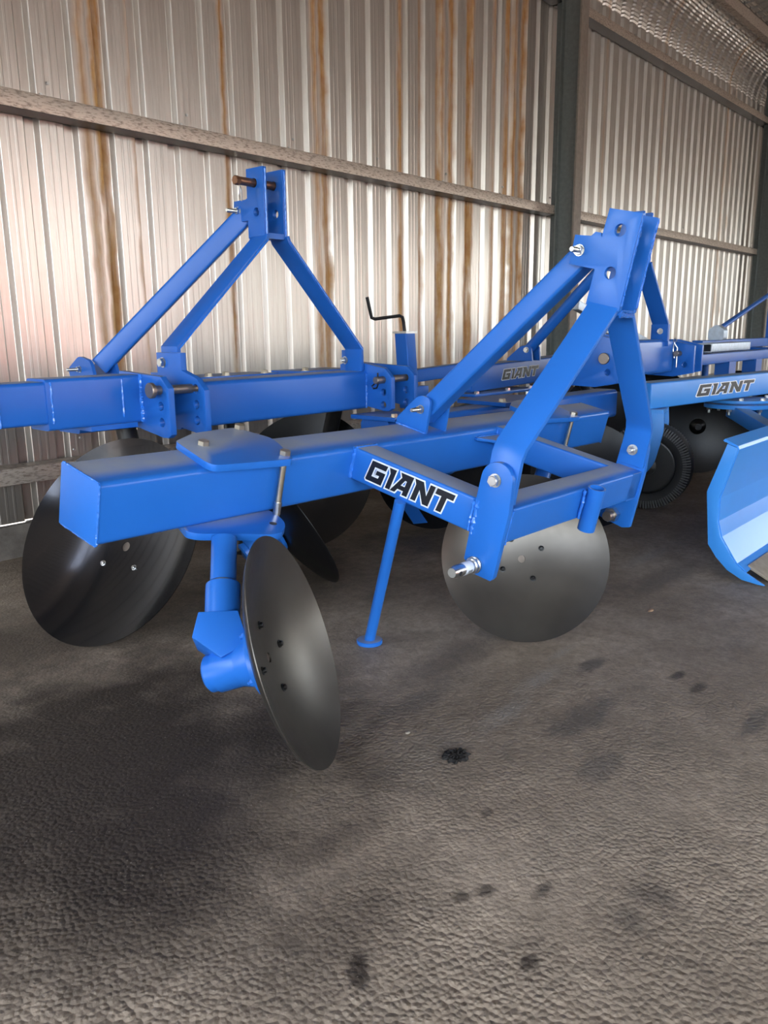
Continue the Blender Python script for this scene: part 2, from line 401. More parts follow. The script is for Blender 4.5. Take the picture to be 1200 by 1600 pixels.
# GIANT decal: letters as flat vinyl on a white backing
LET = [('G', [[(0, .06), (.04, 1), (1.02, 1), (1.0, .74), (.31, .74), (.30, .26), (.72, .26), (.73, .40), (.50, .40), (.51, .61), (1.03, .61), (1.02, 0), (.06, 0)]], 0.0),
       ('I', [[(.10, 0), (.10, .74), (-.06, 1), (.38, 1), (.38, 0)]], 1.19),
       ('A', [[(0, 0), (.29, 0), (.38, .20), (.73, .20), (.73, 0), (1.03, 0), (1.02, 1), (.24, 1), (.40, .78)], [(.48, .41), (.73, .41), (.73, .70), (.62, .70)]], 1.60),
       ('N', [[(0, 0), (.29, 0), (.29, .58), (.72, 0), (1.04, 0), (1.04, 1), (.75, 1), (.75, .42), (.34, 1), (-.16, 1), (0, .76)]], 2.86),
       ('T', [[(0, 1), (1.02, 1), (1.02, .72), (.66, .72), (.66, 0), (.36, 0), (.36, .72), (0, .72)]], 4.0)]
def grow(poly, d):
    n = len(poly); area = sum(poly[i][0] * poly[(i + 1) % n][1] - poly[(i + 1) % n][0] * poly[i][1] for i in range(n))
    s = 1 if area > 0 else -1; out = []
    for i in range(n):
        p = Vector(poly[i]); a = (p - Vector(poly[i - 1])).normalized(); b = (Vector(poly[(i + 1) % n]) - p).normalized()
        na = Vector((a.y, -a.x)) * s; nb = Vector((b.y, -b.x)) * s; m = na + nb
        if m.length < 1e-4: m = na
        m.normalize(); k = min(1.9, 1 / max(0.35, m.dot(na))); out.append(tuple(p + m * d * k))
    return out
def decal(parent, o, dx, dy, nrm, width, height, slant=0.22):
    """lettering laid on a surface: o is the lower-left corner, dx reads along the word, dy is up"""
    o, dx, dy, nrm = Vector(o), Vector(dx).normalized(), Vector(dy).normalized(), Vector(nrm).normalized()
    sx = width / (5.02 + slant)
    F = lambda a, b, c: o + dx * (a + b * slant) * sx + dy * b * height + nrm * c
    ol = 0.075
    back = None; prims = []
    for ch, loops, x0 in LET:
        outer = [(x + x0, y) for x, y in loops[0]]
        holes = [[(x + x0, y) for x, y in h] for h in loops[1:]]
        G = lambda a, b, c: F(a, b, c)
        prims.append(extrude(G, grow(outer, ol), 0.0002, 0.0008 , [grow(h, -ol * .7) for h in holes]))
    back = obj('decal', prims, M_WHITE, parent, smooth=False)
    for ch, loops, x0 in LET:
        outer = [(x + x0, y) for x, y in loops[0]]
        holes = [[(x + x0, y) for x, y in h] for h in loops[1:]]
        obj('letter', extrude(F, outer, 0.0009, 0.0014, holes), M_INK, back, smooth=False)
    return back

def disc_unit(parent, c, n, r, depth, mat, bolts=None, hub=True, hub_len=0.17, bolt_mat=None, phase=20, nb=4, pcd=0.072, hole=0.012):
    """concave disc (rim centre c, open side facing n) with its bolts, hub flange and bearing housing; returns the housing end"""
    c = Vector(c); n = Vector(n).normalized(); dn = (Vector((0, 0, -1)) + n * n.z).normalized(); rt = (-dn).cross(n); F = frame(c, dn, rt, n)
    R = (r * r + depth * depth) / (2 * depth); th = 0.006; prof = []; back = []
    N = 22
    for i in range(N + 1):
        a = max(r * i / N, hole); h = R - depth - math.sqrt(max(R * R - a * a, 0)); prof.append((a, h))
    for (a, h) in prof[::-1]: back.append((a, h - th if a < r * 0.985 else h - th * 0.4))
    d = obj('disc', lathe(F, prof + back, 72, True), mat, parent)
    obj('spindle_end', lathe(F, [(hole * 1.2, -depth - 0.004), (0.0001, -depth - 0.004)], 20), M_PIN, d)
    for i in range(nb):
        a = math.radians(phase) + 2 * math.pi * i / nb; rr = pcd
        h = R - depth - math.sqrt(R * R - rr * rr)
        p = F(rr * math.cos(a), rr * math.sin(a), h); nn = (F(0, 0, R - depth) - p).normalized()
        G = axis_frame(p, nn)
        obj('disc_bolt', [lathe(G, [(0.0095, -.001), (0.0095, 0.002), (0.0065, 0.0025), (0.006, 0.008), (0.0045, 0.009), (0.0001, 0.009)], 14)], bolt_mat or M_BLACKBOLT, d)
    if hub:
        z = -depth - th
        H = obj('bearing_housing', [lathe(F, [(0.001, z - 0.001), (0.085, z - 0.001), (0.088, z - 0.006), (0.088, z - 0.016), (0.062, z - 0.022), (0.050, z - 0.06),
                                     (0.048, z - 0.065), (0.048, z - hub_len + 0.02), (0.043, z - hub_len + 0.018), (0.043, z - hub_len), (0.036, z - hub_len - 0.006), (0.001, z - hub_len - 0.006)], 32)], M_BLUE, parent)
        for i in range(nb):
            a = math.radians(phase) + 0.3 + 2 * math.pi * i / nb
            p = F(0.073 * math.cos(a), 0.073 * math.sin(a), z - 0.018)
            bolt(H, p, -n, 0.008, 0.008, M_BLUE, 'nut', 0.006, False)
    return c - n * (depth + hub_len)

# ------------------------------------------------------------------ large structure
PITCH = 0.1733; WALL_Y = 3.45; X0 = 2.125
def rib_profile():
    """one sheet, four ribs: (x from the lap, y outward); starts and ends in a groove at the lap"""
    pts = []
    for k in range(4):
        b = k * PITCH                            # groove centre
        if k == 0: pts += [(b - 0.012, 0.026)]
        pts += [(b + 0.0185, 0.026), (b + 0.0203, 0.0243), (b + 0.0337, 0.0017), (b + 0.0357, 0.0)]
        s = b + 0.0357
        e = b + PITCH - 0.0357
        for u in (0.33, 0.66):
            m = s + (e - s) * u
            pts += [(m - 0.007, 0.0), (m - 0.004, -0.0008), (m + 0.004, -0.0008), (m + 0.007, 0.0)]
        pts += [(e, 0.0), (e + 0.0020, 0.0017), (b + PITCH - 0.0203, 0.0243), (b + PITCH - 0.0185, 0.026)]
    pts += [(4 * PITCH + 0.010, 0.026)]
    return pts
ARC_R = 0.46; ARC_Z = 3.545
def sheet_mesh(z0):
    prof = rib_profile(); v = []; f = []; rows = []
    for z in (z0, 1.0, 1.9, 2.8, ARC_Z): rows.append((0, z, 1, 0))
    ncr = 26
    for i in range(1, 2 * ncr + 1):
        a = math.radians(96) * i / (2 * ncr); rip = 0.0065 if i % 2 else -0.0015
        rows.append((a, None, rip, 1))
    for a, z, rip, arc in rows:
        for x, d in prof:
            if not arc: v.append((x, d, z))
            else:
                rr = ARC_R + d + rip; v.append((x, -ARC_R + rr * math.cos(a), ARC_Z + rr * math.sin(a)))
    m = len(prof)
    for j in range(len(rows) - 1):
        for i in range(m - 1): f.append((j * m + i, j * m + i + 1, (j + 1) * m + i + 1, (j + 1) * m + i))
    me = bpy.data.meshes.new('sheet'); me.from_pydata(v, [], f); me.materials.append(M_SHEET)
    me.set_sharp_from_angle(angle=math.radians(20))
    for p in me.polygons: p.use_smooth = False
    return me
wall = struct('wall_back', (0, WALL_Y, 0))
SHEET = sheet_mesh(0.146)
for j in range(-6, 21):
    o = bpy.data.objects.new('sheet', SHEET); COL.objects.link(o); o.parent = wall
    o.location = (X0 + j * 4 * PITCH, 0.0015 * (j % 2), 0.003 * ((j * 7) % 3 - 1)); o['_o'] = (0, 0, 0)
kerb = obj('kerb', box(I3, (-3, 16.5), (3.425, 3.62), (-0.05, 0.145)), M_CONC, wall, bevel=0.012)

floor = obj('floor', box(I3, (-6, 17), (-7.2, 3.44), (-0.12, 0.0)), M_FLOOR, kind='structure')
yard = obj('ground', box(I3, (-60, 80), (-60, 60), (-0.3, -0.03)), M_YARD, kind='structure')
obj('wall_front', [box(I3, (1, 5.5), (-7.1, -7.0), (0, 5.0)), box(I3, (9, 11), (-7.1, -7.0), (0, 5.0)), box(I3, (13.5, 17), (-7.1, -7.0), (0, 5.0)), box(I3, (11, 13.5), (-7.1, -7.0), (2.5, 5.0)),
                   box(I3, (-6, 1), (-7.1, -7.0), (3.3, 5.0)), box(I3, (5.5, 9), (-7.1, -7.0), (3.6, 5.0))], M_INNER, kind='structure')
obj('wall_left', [box(I3, (-6.1, -6.0), (0.4, 3.6), (0, 4.6)), box(I3, (-6.1, -6.0), (-7.1, -6.5), (0, 5.0)), box(I3, (-6.1, -6.0), (-6.5, 0.4), (3.4, 5.0))], M_GABLE, kind='structure')
yw = struct('wall_tint', (10, -12.6, 0))  # unseen red and cream panels, added to colour the wall sheet reflections
obj('red_tint_panel', box(I3, (7.6, 10.8), (-12.8, -12.5), (-0.05, 2.6)), M_TINTRED, yw)
obj('cream_tint_panel', box(I3, (7.6, 10.8), (-12.8, -12.5), (2.6, 5.0)), M_TINTCREAM, yw)

# steel columns (I-sections) with the outer flange against the girts
def column(name, cx):
    c = struct(name, (cx, 3.28, 0))
    obj('web', box(I3, (cx - 0.005, cx + 0.005), (3.18, 3.395), (0, 4.3)), M_COLUMN, c)
    obj('inner_flange', box(I3, (cx - 0.055, cx + 0.055), (3.163, 3.18), (0, 4.3)), M_COLUMN_LIT, c, bevel=0.002)
    obj('outer_flange', box(I3, (cx - 0.05, cx + 0.05), (3.325, 3.337), (0, 4.3)), M_COLUMN, c, bevel=0.002)
    obj('base_plate', box(I3, (cx - 0.12, cx + 0.12), (3.12, 3.42), (0, 0.015)), M_COLUMN, c)
column('column', 5.95); column('column', 10.97); column('column', 16.0)

def channel(name, x0, x1, z0, z1, y0=3.335, y1=3.443):
    """cold-formed channel, web to the room, open at the underside"""
    t = struct(name, (x0, 3.4, z0)); th = 0.004
    poly = [(y0, z0), (y0, z1), (y1, z1), (y1, z1 - th), (y0 + th, z1 - th), (y0 + th, z0)]
    F = lambda a, b, c: Vector((c, a, b))
    obj('underside_shade', box(I3, (x0, x1), (y0 + 0.004, y1), (z0 - 0.001, z0 + 0.003)), M_BLACK, t)  # added black strip standing for the shade under the girt
    obj('channel', extrude(F, roundpoly(poly, [0.001, 0.006, 0.001, 0.001, 0.004, 0.001], 3), x0, x1), M_GIRT, t)
    for gx in [x0 + 0.173 * k for k in range(int((x1 - x0) / 0.173))][::4]:
        for dx in (0.0, 0.035):
            p = Vector((X0 + round((gx - X0) / PITCH) * PITCH + 0.05 + dx, 3.449, z1 + 0.03 + 0.05 * (dx > 0)))
            bolt(t, p, (0, -1, 0), 0.006, 0.004, M_ZINC, 'screw')
    return t
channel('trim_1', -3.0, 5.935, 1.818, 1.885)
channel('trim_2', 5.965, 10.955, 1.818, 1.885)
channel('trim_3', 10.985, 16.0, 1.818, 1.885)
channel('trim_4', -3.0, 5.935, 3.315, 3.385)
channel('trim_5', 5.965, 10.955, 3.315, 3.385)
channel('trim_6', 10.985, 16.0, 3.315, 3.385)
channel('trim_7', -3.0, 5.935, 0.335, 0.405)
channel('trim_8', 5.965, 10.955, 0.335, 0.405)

# roof over the shed, its purlins and the open front posts
roof = struct('ceiling', (5, -2, 4.1))
prof = []
x = -6.0
while x < 17: prof += [(x, 0.0), (x + 0.10, 0.0), (x + 0.115, 0.03), (x + 0.158, 0.03)]; x += PITCH
v = []; f = []
for y, z in ((3.02, 4.0), (-3.0, 4.6), (-7.2, 4.95)):
    for px, pz in prof: v.append(Vector((px, y, z + pz)))
m = len(prof)
for j in range(2):
    for i in range(m - 1): f.append((j * m + i, j * m + i + 1, (j + 1) * m + i + 1, (j + 1) * m + i))
obj('roof_sheeting', (v, f), M_ROOF, roof, smooth=False)
for k, (y, z) in enumerate(((3.06, 3.905), (1.6, 4.06), (0.1, 4.21), (-1.4, 4.36), (-3.0, 4.52), (-4.6, 4.65), (-6.2, 4.78))):
    obj('purlin', box(I3, (-6, 17), (y - 0.03, y + 0.03), (z - 0.02, z + 0.08)), M_GIRT, roof)
wr = obj('wall_right', [box(I3, (16.9, 17.05), (-7.2, 3.6), (3.0, 5.0)), box(I3, (16.9, 17.05), (-2.2, 3.6), (0, 3.0)), box(I3, (16.9, 17.05), (-7.2, -5.5), (0, 3.0))], M_INNER, kind='structure')

# ------------------------------------------------------------------ front disc ridger (largest, in front)
RO = Vector((0.88622, 1.58072, 0.63317)); RU = Vector((0.99967, 0.01629, -0.01984)); RV = Vector((0.01141, -0.97426, -0.22515)); RW = Vector((0.023, -0.22485, 0.97412))
L = lambda u, v, w: RO + RU * u + RV * v + RW * w
UA, UR, AW, VC = 0.823, 1.602, 0.094, 0.534; MID = (UA + UR + AW) / 2
rg = thing('disc_ridger', 'largest blue disc ridger in front, steel discs facing inward under its thick box beam', 'plough', (1.9, 1.45, 0.0))
Fb = lambda a, b, c: L(c, a, b)                       # outline in (v, w), run along u
beam = obj('main_beam', rtube(Fb, (-0.155, 0.0), (-0.15, 0.0), (0.004, 2.54), 0.014), M_BLUE, rg)
obj('end_cap', box(L, (0.0, 0.0045), (-0.1545, -0.0005), (-0.1495, -0.0005)), M_BLUE, beam, bevel=0.001)
obj('end_cap', box(L, (2.54, 2.5445), (-0.1545, -0.0005), (-0.1495, -0.0005)), M_BLUE, beam, bevel=0.001)
for a, b in (((0.003, 0.0, -0.004), (0.003, 0.0, -0.146)), ((0.003, -0.15, 0.0), (0.003, -0.004, 0.0)), ((0.003, -0.15, -0.15), (0.003, -0.004, -0.15))):
    weld(beam, L(*a), L(*b), 0.0028, 40)
for hu, hv in ((0.306, -0.055),):
    obj('bolt_hole', lathe(frame(L(hu, hv, 0.0004), RU, RV, RW), [(0.0105, 0), (0.0105, 0.0003), (0.0001, 0.0003)], 20), M_HOLE, beam)
# arms and cross tube
Fa = lambda a, b, c: L(a, c, b)                       # outline in (u, w), run along v
arm1 = obj('side_arm', rtube(Fa, (UA, UA + AW), (-0.095, 0.001), (-0.01, 0.455), 0.007), M_BLUE, rg)
arm2 = obj('side_arm', rtube(Fa, (UR, UR + AW - 0.02), (-0.095, 0.001), (-0.01, VC), 0.007), M_BLUE, rg)
cross = obj('cross_tube', rtube(Fb, (VC - AW, VC), (-0.095, 0.002), (UA + 0.018, UR + AW - 0.018), 0.007), M_BLUE, rg)
weld(arm1, L(UA - 0.001, 0.002, -0.002), L(UA - 0.001, 0.002, -0.092), 0.006)
weld(arm1, L(UA + 0.004, 0.004, 0.002), L(UA + AW, 0.004, 0.002), 0.003)
weld(arm2, L(UR - 0.002, 0.003, -0.004), L(UR - 0.002, 0.003, -0.06), 0.005)
weld(cross, L(UA + 0.022, VC + 0.001, 0.0), L(UA + 0.022, VC + 0.001, -0.094), 0.005)
weld(arm1, L(UA + 0.0, 0.445, 0.0), L(UA + 0.0, 0.445, -0.094), 0.007)
weld(arm1, L(UA - 0.002, 0.433, -0.003), L(UA - 0.002, 0.433, -0.09), 0.005)
# triangular gusset inside the right corner
obj('gusset_plate', extrude(frame(L(0, 0, -0.034), RU, RV, RW), [(1.602, 0.0), (1.602, 0.13), (1.46, 0.012), (1.46, 0.0)], 0, 0.010), M_BLUE, rg, bevel=0.001)
weld(arm2, L(1.47, 0.006, -0.024), L(1.60, 0.006, -0.024), 0.004)
# lower hitch plates, round headed
def hitch_plate(u0, u1, bottom):
    pts = [(0.437, 0.0), (0.437, 0.068)]
    pts += [(0.484 - 0.047 * math.cos(math.radians(a)), 0.068 + 0.047 * math.sin(math.radians(a))) for a in range(15, 180, 15)]
    pts += [(0.531, 0.068), (0.540, 0.0)] + bottom
    return extrude(Fb, pts, u0, u1)
hp1 = obj('hitch_plate', hitch_plate(UA - 0.004, UA + 0.016, [(0.540, -0.185), (0.534, -0.196), (0.484, -0.197), (0.442, -0.168)]), M_BLUE, rg, bevel=0.0015)
hp2 = obj('hitch_plate', hitch_plate(UR + AW - 0.020, UR + AW, [(0.545, -0.196), (0.520, -0.206), (0.431, -0.197)]), M_BLUE, rg, bevel=0.0015)
for sgn, u in ((-1, UA - 0.004), (1, UR + AW)):
    bolt(hp1 if sgn < 0 else hp2, L(u, 0.480, 0.067), RU * sgn, 0.0145, 0.012, M_ZINC)
# mast: two flat bars bent inward, then two upright plates
ML = lambda u, v, w: L(u, v - 0.095 * max(-0.3, min(1.2, (w - 0.10) / 0.42)) * 0.24, w)
MB = frame(RO, RU, RV, RW)
for s in (-1, 1):
    um = lambda d: MID + s * d
    low = MID - UA - 0.016 - 0.008
    path = [(um(low), 0.014), (um(low), 0.130), (um(low - 0.012), 0.158), (um(0.056), 0.506), (um(0.050), 0.520)]
    b = obj('mast_bar', strap(ML, path, 0.441, 0.530, 0.015), M_BLUE, rg, bevel=0.0012)
    if s > 0: bolt(b, ML(um(low) - 0.0078, 0.482, 0.064), -RU, 0.0145, 0.012, M_ZINC, 'nut', 0.010)
    outer = [(0.413, 0.512), (0.413, 0.606), (0.333, 0.606), (0.330, 0.684), (0.378, 0.688), (0.388, 0.700), (0.405, 0.700), (0.409, 0.690), (0.411, 0.764), (0.506, 0.764), (0.513, 0.512)]
    Fm = lambda a, bb, c: L(c, a, bb)
    mp = obj('mast_plate', extrude(Fm, outer, um(0.043), um(0.058), [circle(0.457, 0.714, 0.0165), circle(0.460, 0.604, 0.0165)]), M_BLUE, rg, bevel=0.001)
    weld(mp, L(um(0.0505), 0.5065, 0.76), L(um(0.0505), 0.513, 0.525), 0.0035, 60)
obj('spacer_plate', box(L, (MID - 0.043, MID + 0.043), (0.49, 0.513), (0.500, 0.514)), M_BLUE, rg, bevel=0.001)
weld(rg, L(MID - 0.042, 0.514, 0.514), L(MID + 0.042, 0.514, 0.514), 0.004)
weld(rg, L(MID - 0.042, 0.514, 0.500), L(MID + 0.042, 0.514, 0.500), 0.004)
# top brace from the mast lugs down to a bracket on the beam
brace = obj('brace_tube', beam_between(L(MID, 0.372, 0.668), L(MID, -0.092, 0.042), 0.066, 0.070, 0.009, hint=tuple(RU)), M_BLUE, rg)
bolt(rg, L(MID - 0.058, 0.354, 0.646), -RU, 0.0125, 0.012, M_ZINC, 'brace_bolt', 0.030)
bolt(rg, L(MID + 0.058, 0.354, 0.646), RU, 0.0125, 0.010, M_ZINC, 'brace_bolt')
for s in (-1, 1):
    pts = roundpoly([(-0.157, 0.0), (-0.157, 0.022), (-0.085, 0.118), (-0.035, 0.118), (-0.030, 0.0)], [0, 0.004, 0.045, 0.04, 0.0], 6)
    bk = obj('brace_bracket', extrude(Fb, pts, MID + s * 0.047, MID + s * 0.059), M_BLUE, rg, bevel=0.001)
    weld(bk, L(MID + s * 0.061, -0.155, 0.002), L(MID + s * 0.061, -0.032, 0.002), 0.004)
bolt(rg, L(MID - 0.059, -0.067, 0.073), -RU, 0.0115, 0.011, M_ZINC, 'brace_bolt', 0.036)
# hitch pins
tip = L(UA - 0.106, 0.478, -0.172); ax = -RU
Fp = axis_frame(L(UA - 0.004, 0.478, -0.172), ax)
pin = obj('hitch_pin', [lathe(Fp, [(0.001, -0.03), (0.019, -0.03), (0.019, 0), (0.0235, 0.0), (0.0235, 0.006), (0.020, 0.008), (0.020, 0.016), (0.0165, 0.018), (0.0165, 0.088), (0.0125, 0.104), (0.0001, 0.104)], 28)], M_ZINC, rg)
hx = [(0.0225 * math.cos(math.radians(60 * i)), 0.0225 * math.sin(math.radians(60 * i))) for i in range(6)]
obj('nut', extrude(Fp, hx, 0.006, 0.016), M_ZINC, pin)
hd = (RW * 0.1 + RV * 0.99).normalized(); hp = Fp(0, 0, 0.086) + hd * 0.0158
obj('linchpin_hole', lathe(axis_frame(hp, hd), [(0.006, 0), (0.006, 0.0012), (0.0001, 0.0012)], 16), M_HOLE, pin)
lab = obj('barcode_label', lathe(Fp, [(0.01675, 0.026), (0.01675, 0.060)], 28), M_WHITE, pin)
for i, (t0, t1) in enumerate(((0.032, 0.0335), (0.035, 0.038), (0.0395, 0.0405), (0.042, 0.0445), (0.046, 0.047), (0.0485, 0.051))):
    Fq = axis_frame(L(UA - 0.004, 0.478, -0.172) + RV * 0.0 , ax)
    q = []
    for k in range(5):
        a = math.radians(-30 + 9 * k)
        d = RV * math.cos(a) + RW * math.sin(a)
        q.append(d)
    vv = []; ff = []
    for d in q: vv += [L(UA - 0.004 - t0, 0.478, -0.172) + d * 0.0171, L(UA - 0.004 - t1, 0.478, -0.172) + d * 0.0171]
    for k in range(4): ff.append((2 * k, 2 * k + 1, 2 * k + 3, 2 * k + 2))
    obj('barcode_line', (vv, ff), M_INK, pin, smooth=False)
nutpin = L(UR + AW - 0.020, 0.478, -0.172)
Fn = axis_frame(nutpin, -RU)
hx = [(0.026 * math.cos(math.radians(60 * i + 10)), 0.026 * math.sin(math.radians(60 * i + 10))) for i in range(6)]
p2 = obj('hitch_pin', [lathe(Fn, [(0.001, -0.13), (0.0165, -0.13), (0.0165, 0), (0.017, 0), (0.017, 0.05), (0.0155, 0.054), (0.0001, 0.054)], 24)], M_PIN, rg)
obj('nut', extrude(Fn, hx, 0.0, 0.026), M_ZINC, p2)
# jack socket tube on the cross tube
c0 = L(1.285, 0.558, -0.125); c1 = L(1.272, 0.562, 0.012); Fs = axis_frame(c0, c1 - c0)
obj('socket_tube', lathe(Fs, [(0.026, 0), (0.026, (c1 - c0).length), (0.0215, (c1 - c0).length), (0.0215, 0)], 28, True), M_BLUE, rg)
weld(rg, L(1.250, 0.541, -0.09), L(1.243, 0.541, 0.0), 0.005)
# support leg
top = L(0.812, 0.205, -0.09); ft = Vector((1.750, 1.585, 0.012))
lg = obj('support_leg', cyl(top, ft, 0.0165, 20), M_BLUE, rg)
obj('foot_plate', cyl(ft - Vector((0, 0, 0.0115)), ft + Vector((0, 0, 0.002)), 0.040, 28, 0.002), M_BLUE, lg)
# clamp plates with long bolts and disc legs
def clamp(off, full=True):
    ctr = L(off + 0.30, 0, 0)
    P = [(0.31, -0.160), (0.283, 0.0), (0.290, 0.027), (0.519, 0.057), (0.575, -0.06), (0.590, -0.11), (0.549, -0.217), (0.40, -0.205)]
    P = roundpoly([(u + off, v) for u, v in P], [0.012, 0.03, 0.02, 0.012, 0.05, 0.05, 0.02, 0.02], 4)
    F = frame(RO, RU, RV, RW)
    tp = obj('clamp_plate', extrude(F, P, 0.0, 0.018), M_BLUE, rg, bevel=0.001)
    Q = roundpoly([(0.236, 0.012), (0.250, 0.035), (0.438, 0.130), (0.500, 0.085), (0.525, 0.018), (0.50, -0.19), (0.30, -0.19)], [0.01, 0.02, 0.03, 0.03, 0.04, 0.03, 0.03], 4)
    lp = obj('clamp_plate', extrude(F, [(u + off, v) for u, v in Q], -0.168, -0.150), M_BLUE, rg, bevel=0.001)
    for (u, v) in ((0.362, -0.113), (0.523, 0.020), (0.556, -0.204)):
        inside = -0.15 < v < 0.0
        obj('clamp_bolt', ([cyl(L(u + off, v, -0.180), L(u + off, v, 0.018), 0.0085, 14)] if not inside else []) +
            [extrude(axis_frame(L(u + off, v, 0.018), RW), [(0.0155 * math.cos(math.radians(60 * i + 20)), 0.0155 * math.sin(math.radians(60 * i + 20))) for i in range(6)], 0.0, 0.011),
             lathe(axis_frame(L(u + off, v, 0.018), RW), [(0.0135, 0.011), (0.012, 0.0125), (0.0001, 0.0125)], 16)], M_GALV, tp)
    obj('bolt_hole', lathe(frame(L(0.468 + off, 0.068, -0.1497), RU, RV, RW), [(0.010, 0), (0.010, 0.0003), (0.0001, 0.0003)], 20), M_HOLE, lp)
    obj('threaded_sleeve', cyl(L(0.523 + off, 0.020, -0.150), L(0.523 + off, 0.020, -0.115), 0.0105, 14), M_ZINC, lp)
    return tp
clamp(0.0); clamp(1.62)
# left disc
e1 = disc_unit(rg, (1.153, 1.262, 0.254), (0.543, -0.781, 0.309), 0.2655, 0.070, M_DISC, phase=0, pcd=0.078, hub_len=0.140)
sh_top = L(0.305, 0.072, -0.160); sh_bot = Vector((1.075, 1.432, 0.262))
dirn = (sh_bot - sh_top).normalized()
shank = obj('disc_shank', cyl(sh_top, sh_top.lerp(sh_bot, 1.0), 0.031, 28), M_BLUE, rg)
c_top = sh_top.lerp(sh_bot, 0.47)
obj('shank_collar', lathe(axis_frame(c_top, dirn), [(0.031, -0.004), (0.035, -0.003), (0.041, 0.003), (0.0415, 0.010), (0.041, 0.14)], 28), M_BLUE, shank)
weld(shank, c_top + Vector((0.03, -0.01, 0)), c_top + Vector((0.031, -0.008, -0.004)), 0.003, 3)
kx = Vector((0.72, -0.69, 0.0)).normalized(); kz = -dirn; ky = kz.cross(kx).normalized(); kx = ky.cross(kz).normalized()
Kf = frame(c_top + dirn * 0.085, kx, kz, ky)
kn = [(-0.050, 0.0), (0.040, 0.0), (0.064, -0.080), (0.004, -0.110), (-0.062, -0.060)]
obj('knuckle', extrude(Kf, kn, -0.045, 0.045), M_BLUE, rg, bevel=0.003)
# right disc
e2 = disc_unit(rg, (2.143, 1.271, 0.248), (-0.69, -0.625, 0.363), 0.266, 0.070, M_DISC, phase=27, hub_len=0.13, pcd=0.072)
s2t = L(2.02, 0.02, -0.160)
sk2 = obj('disc_shank', cyl(s2t, Vector((2.42, 1.47, 0.19)), 0.031, 24), M_BLUE, rg)
obj('shank_collar', cyl(Vector((2.52, 1.485, 0.22)), Vector((2.26, 1.40, 0.165)), 0.039, 24), M_BLUE, sk2)
decal(arm1, L(UA, 0.058, -0.076), RV, RW, -RU, 0.315, 0.062, 0.25)

# ------------------------------------------------------------------ shared shapes for the hitch-frame implements behind
def clevis_plate(parent, X, th, y0, yf, zt, zb, tab=None, holes=3, mat=None, zpin=None, dz=0.047):
    """upright plate square to X: weld edge y0, front edge yf (towards the room)"""
    F = lambda a, b, c: Vector((c, a, b)); zm = (zt + zb) / 2
    pts = [(y0, zb + 0.035), (y0, zt)]
    if tab: pts = [(y0, zb + 0.035), (y0, zt), (tab[0], zt), (tab[0], tab[2]), (tab[1], tab[2]), (tab[1], zt + 0.01)]
    pts += [(yf + 0.035, zt - 0.012), (yf, zt - 0.045), (yf, zb + 0.01), (yf + 0.015, zb), (yf + 0.04, zb)]
    zp = zpin or zt - 0.05
    hs_ = [circle(yf + 0.042, zp - dz * i, 0.0135, 16) for i in range(holes)]
    return obj('clevis_plate', extrude(F, pts, X - th / 2, X + th / 2, hs_), mat or M_BLUE2, parent, bevel=0.0012)
def mast(parent, X, gap, y0, y1, zb, zt, lug_y, lug_z, mat):
    F = lambda a, b, c: Vector((c, a, b)); ps = []
    for s in (-1, 1):
        pts = [(y0, zb), (y0, zt), (y1, zt), (y1, lug_z[1]), (lug_y, lug_z[1]), (lug_y + 0.01, lug_z[0]), (y1, lug_z[0]), (y1, zb)]
        ps.append(obj('mast_plate', extrude(F, pts, X + s * gap / 2 - 0.008, X + s * gap / 2 + 0.008, [circle((y0 + y1) / 2 + 0.005, zt - 0.047, 0.015, 16), circle((y0 + y1) / 2 - 0.002, zt - 0.138, 0.014, 16)]), mat, parent, bevel=0.001))
        weld(ps[-1], (X + s * gap / 2, y0 - 0.001, zt - 0.005), (X + s * gap / 2, y0 - 0.001, zb), 0.003, 30)
    obj('spacer_plate', box(I3, (X - gap / 2 + 0.008, X + gap / 2 - 0.008), (y0, y0 + 0.02), (zb - 0.004, zb + 0.014)), mat, parent)
    return ps

# ------------------------------------------------------------------ second implement: hitch-frame disc plough by the wall
pl = thing('disc_plough', 'blue disc plough by the wall with a bronzed top pin and three black discs', 'plough', (1.9, 2.3, 0.0))
FX = lambda a, b, c: Vector((c, a, b))                 # outline in (y, z), run along X
ct = obj('cross_tube', rtube(FX, (2.105, 2.245), (0.655, 0.798), (1.475, 2.335), 0.014), M_BLUE2, pl)
le = obj('extension_tube', rtube(FX, (2.125, 2.225), (0.708, 0.823), (0.35, 1.16), 0.010), M_BLUE2, pl)
obj('extension_sleeve', [rtube(FX, (2.122, 2.228), (0.690, 0.830), (1.06, 1.355), 0.010), box(I3, (1.18, 1.33), (2.118, 2.20), (0.678, 0.692))], M_BLUE2, pl)
for wx in (0.93, 1.075, 1.29): weld(le, (wx, 2.1235, 0.822), (wx, 2.1235, 0.71), 0.004, 24)
cpl = clevis_plate(pl, 1.362, 0.020, 2.235, 1.985, 0.838, 0.650, holes=3, zpin=0.788)
weld(cpl, (1.35, 2.12, 0.83), (1.35, 2.12, 0.69), 0.006, 30)
cpi = clevis_plate(pl, 1.472, 0.020, 2.235, 1.965, 0.828, 0.652, tab=(2.197, 2.072, 0.890), zpin=0.786)
cri = clevis_plate(pl, 2.340, 0.020, 2.245, 1.980, 0.822, 0.650, tab=(2.236, 2.150, 0.876), zpin=0.767)
cro = clevis_plate(pl, 2.465, 0.020, 2.245, 1.972, 0.825, 0.660, zpin=0.770)
obj('rear_spacer', box(I3, (2.35, 2.455), (2.20, 2.24), (0.68, 0.80)), M_BLUE2, pl)
obj('rear_spacer', box(I3, (1.372, 1.462), (2.19, 2.235), (0.68, 0.80)), M_BLUE2, pl)
weld(cri, (2.328, 2.108, 0.795), (2.328, 2.108, 0.66), 0.006, 30)
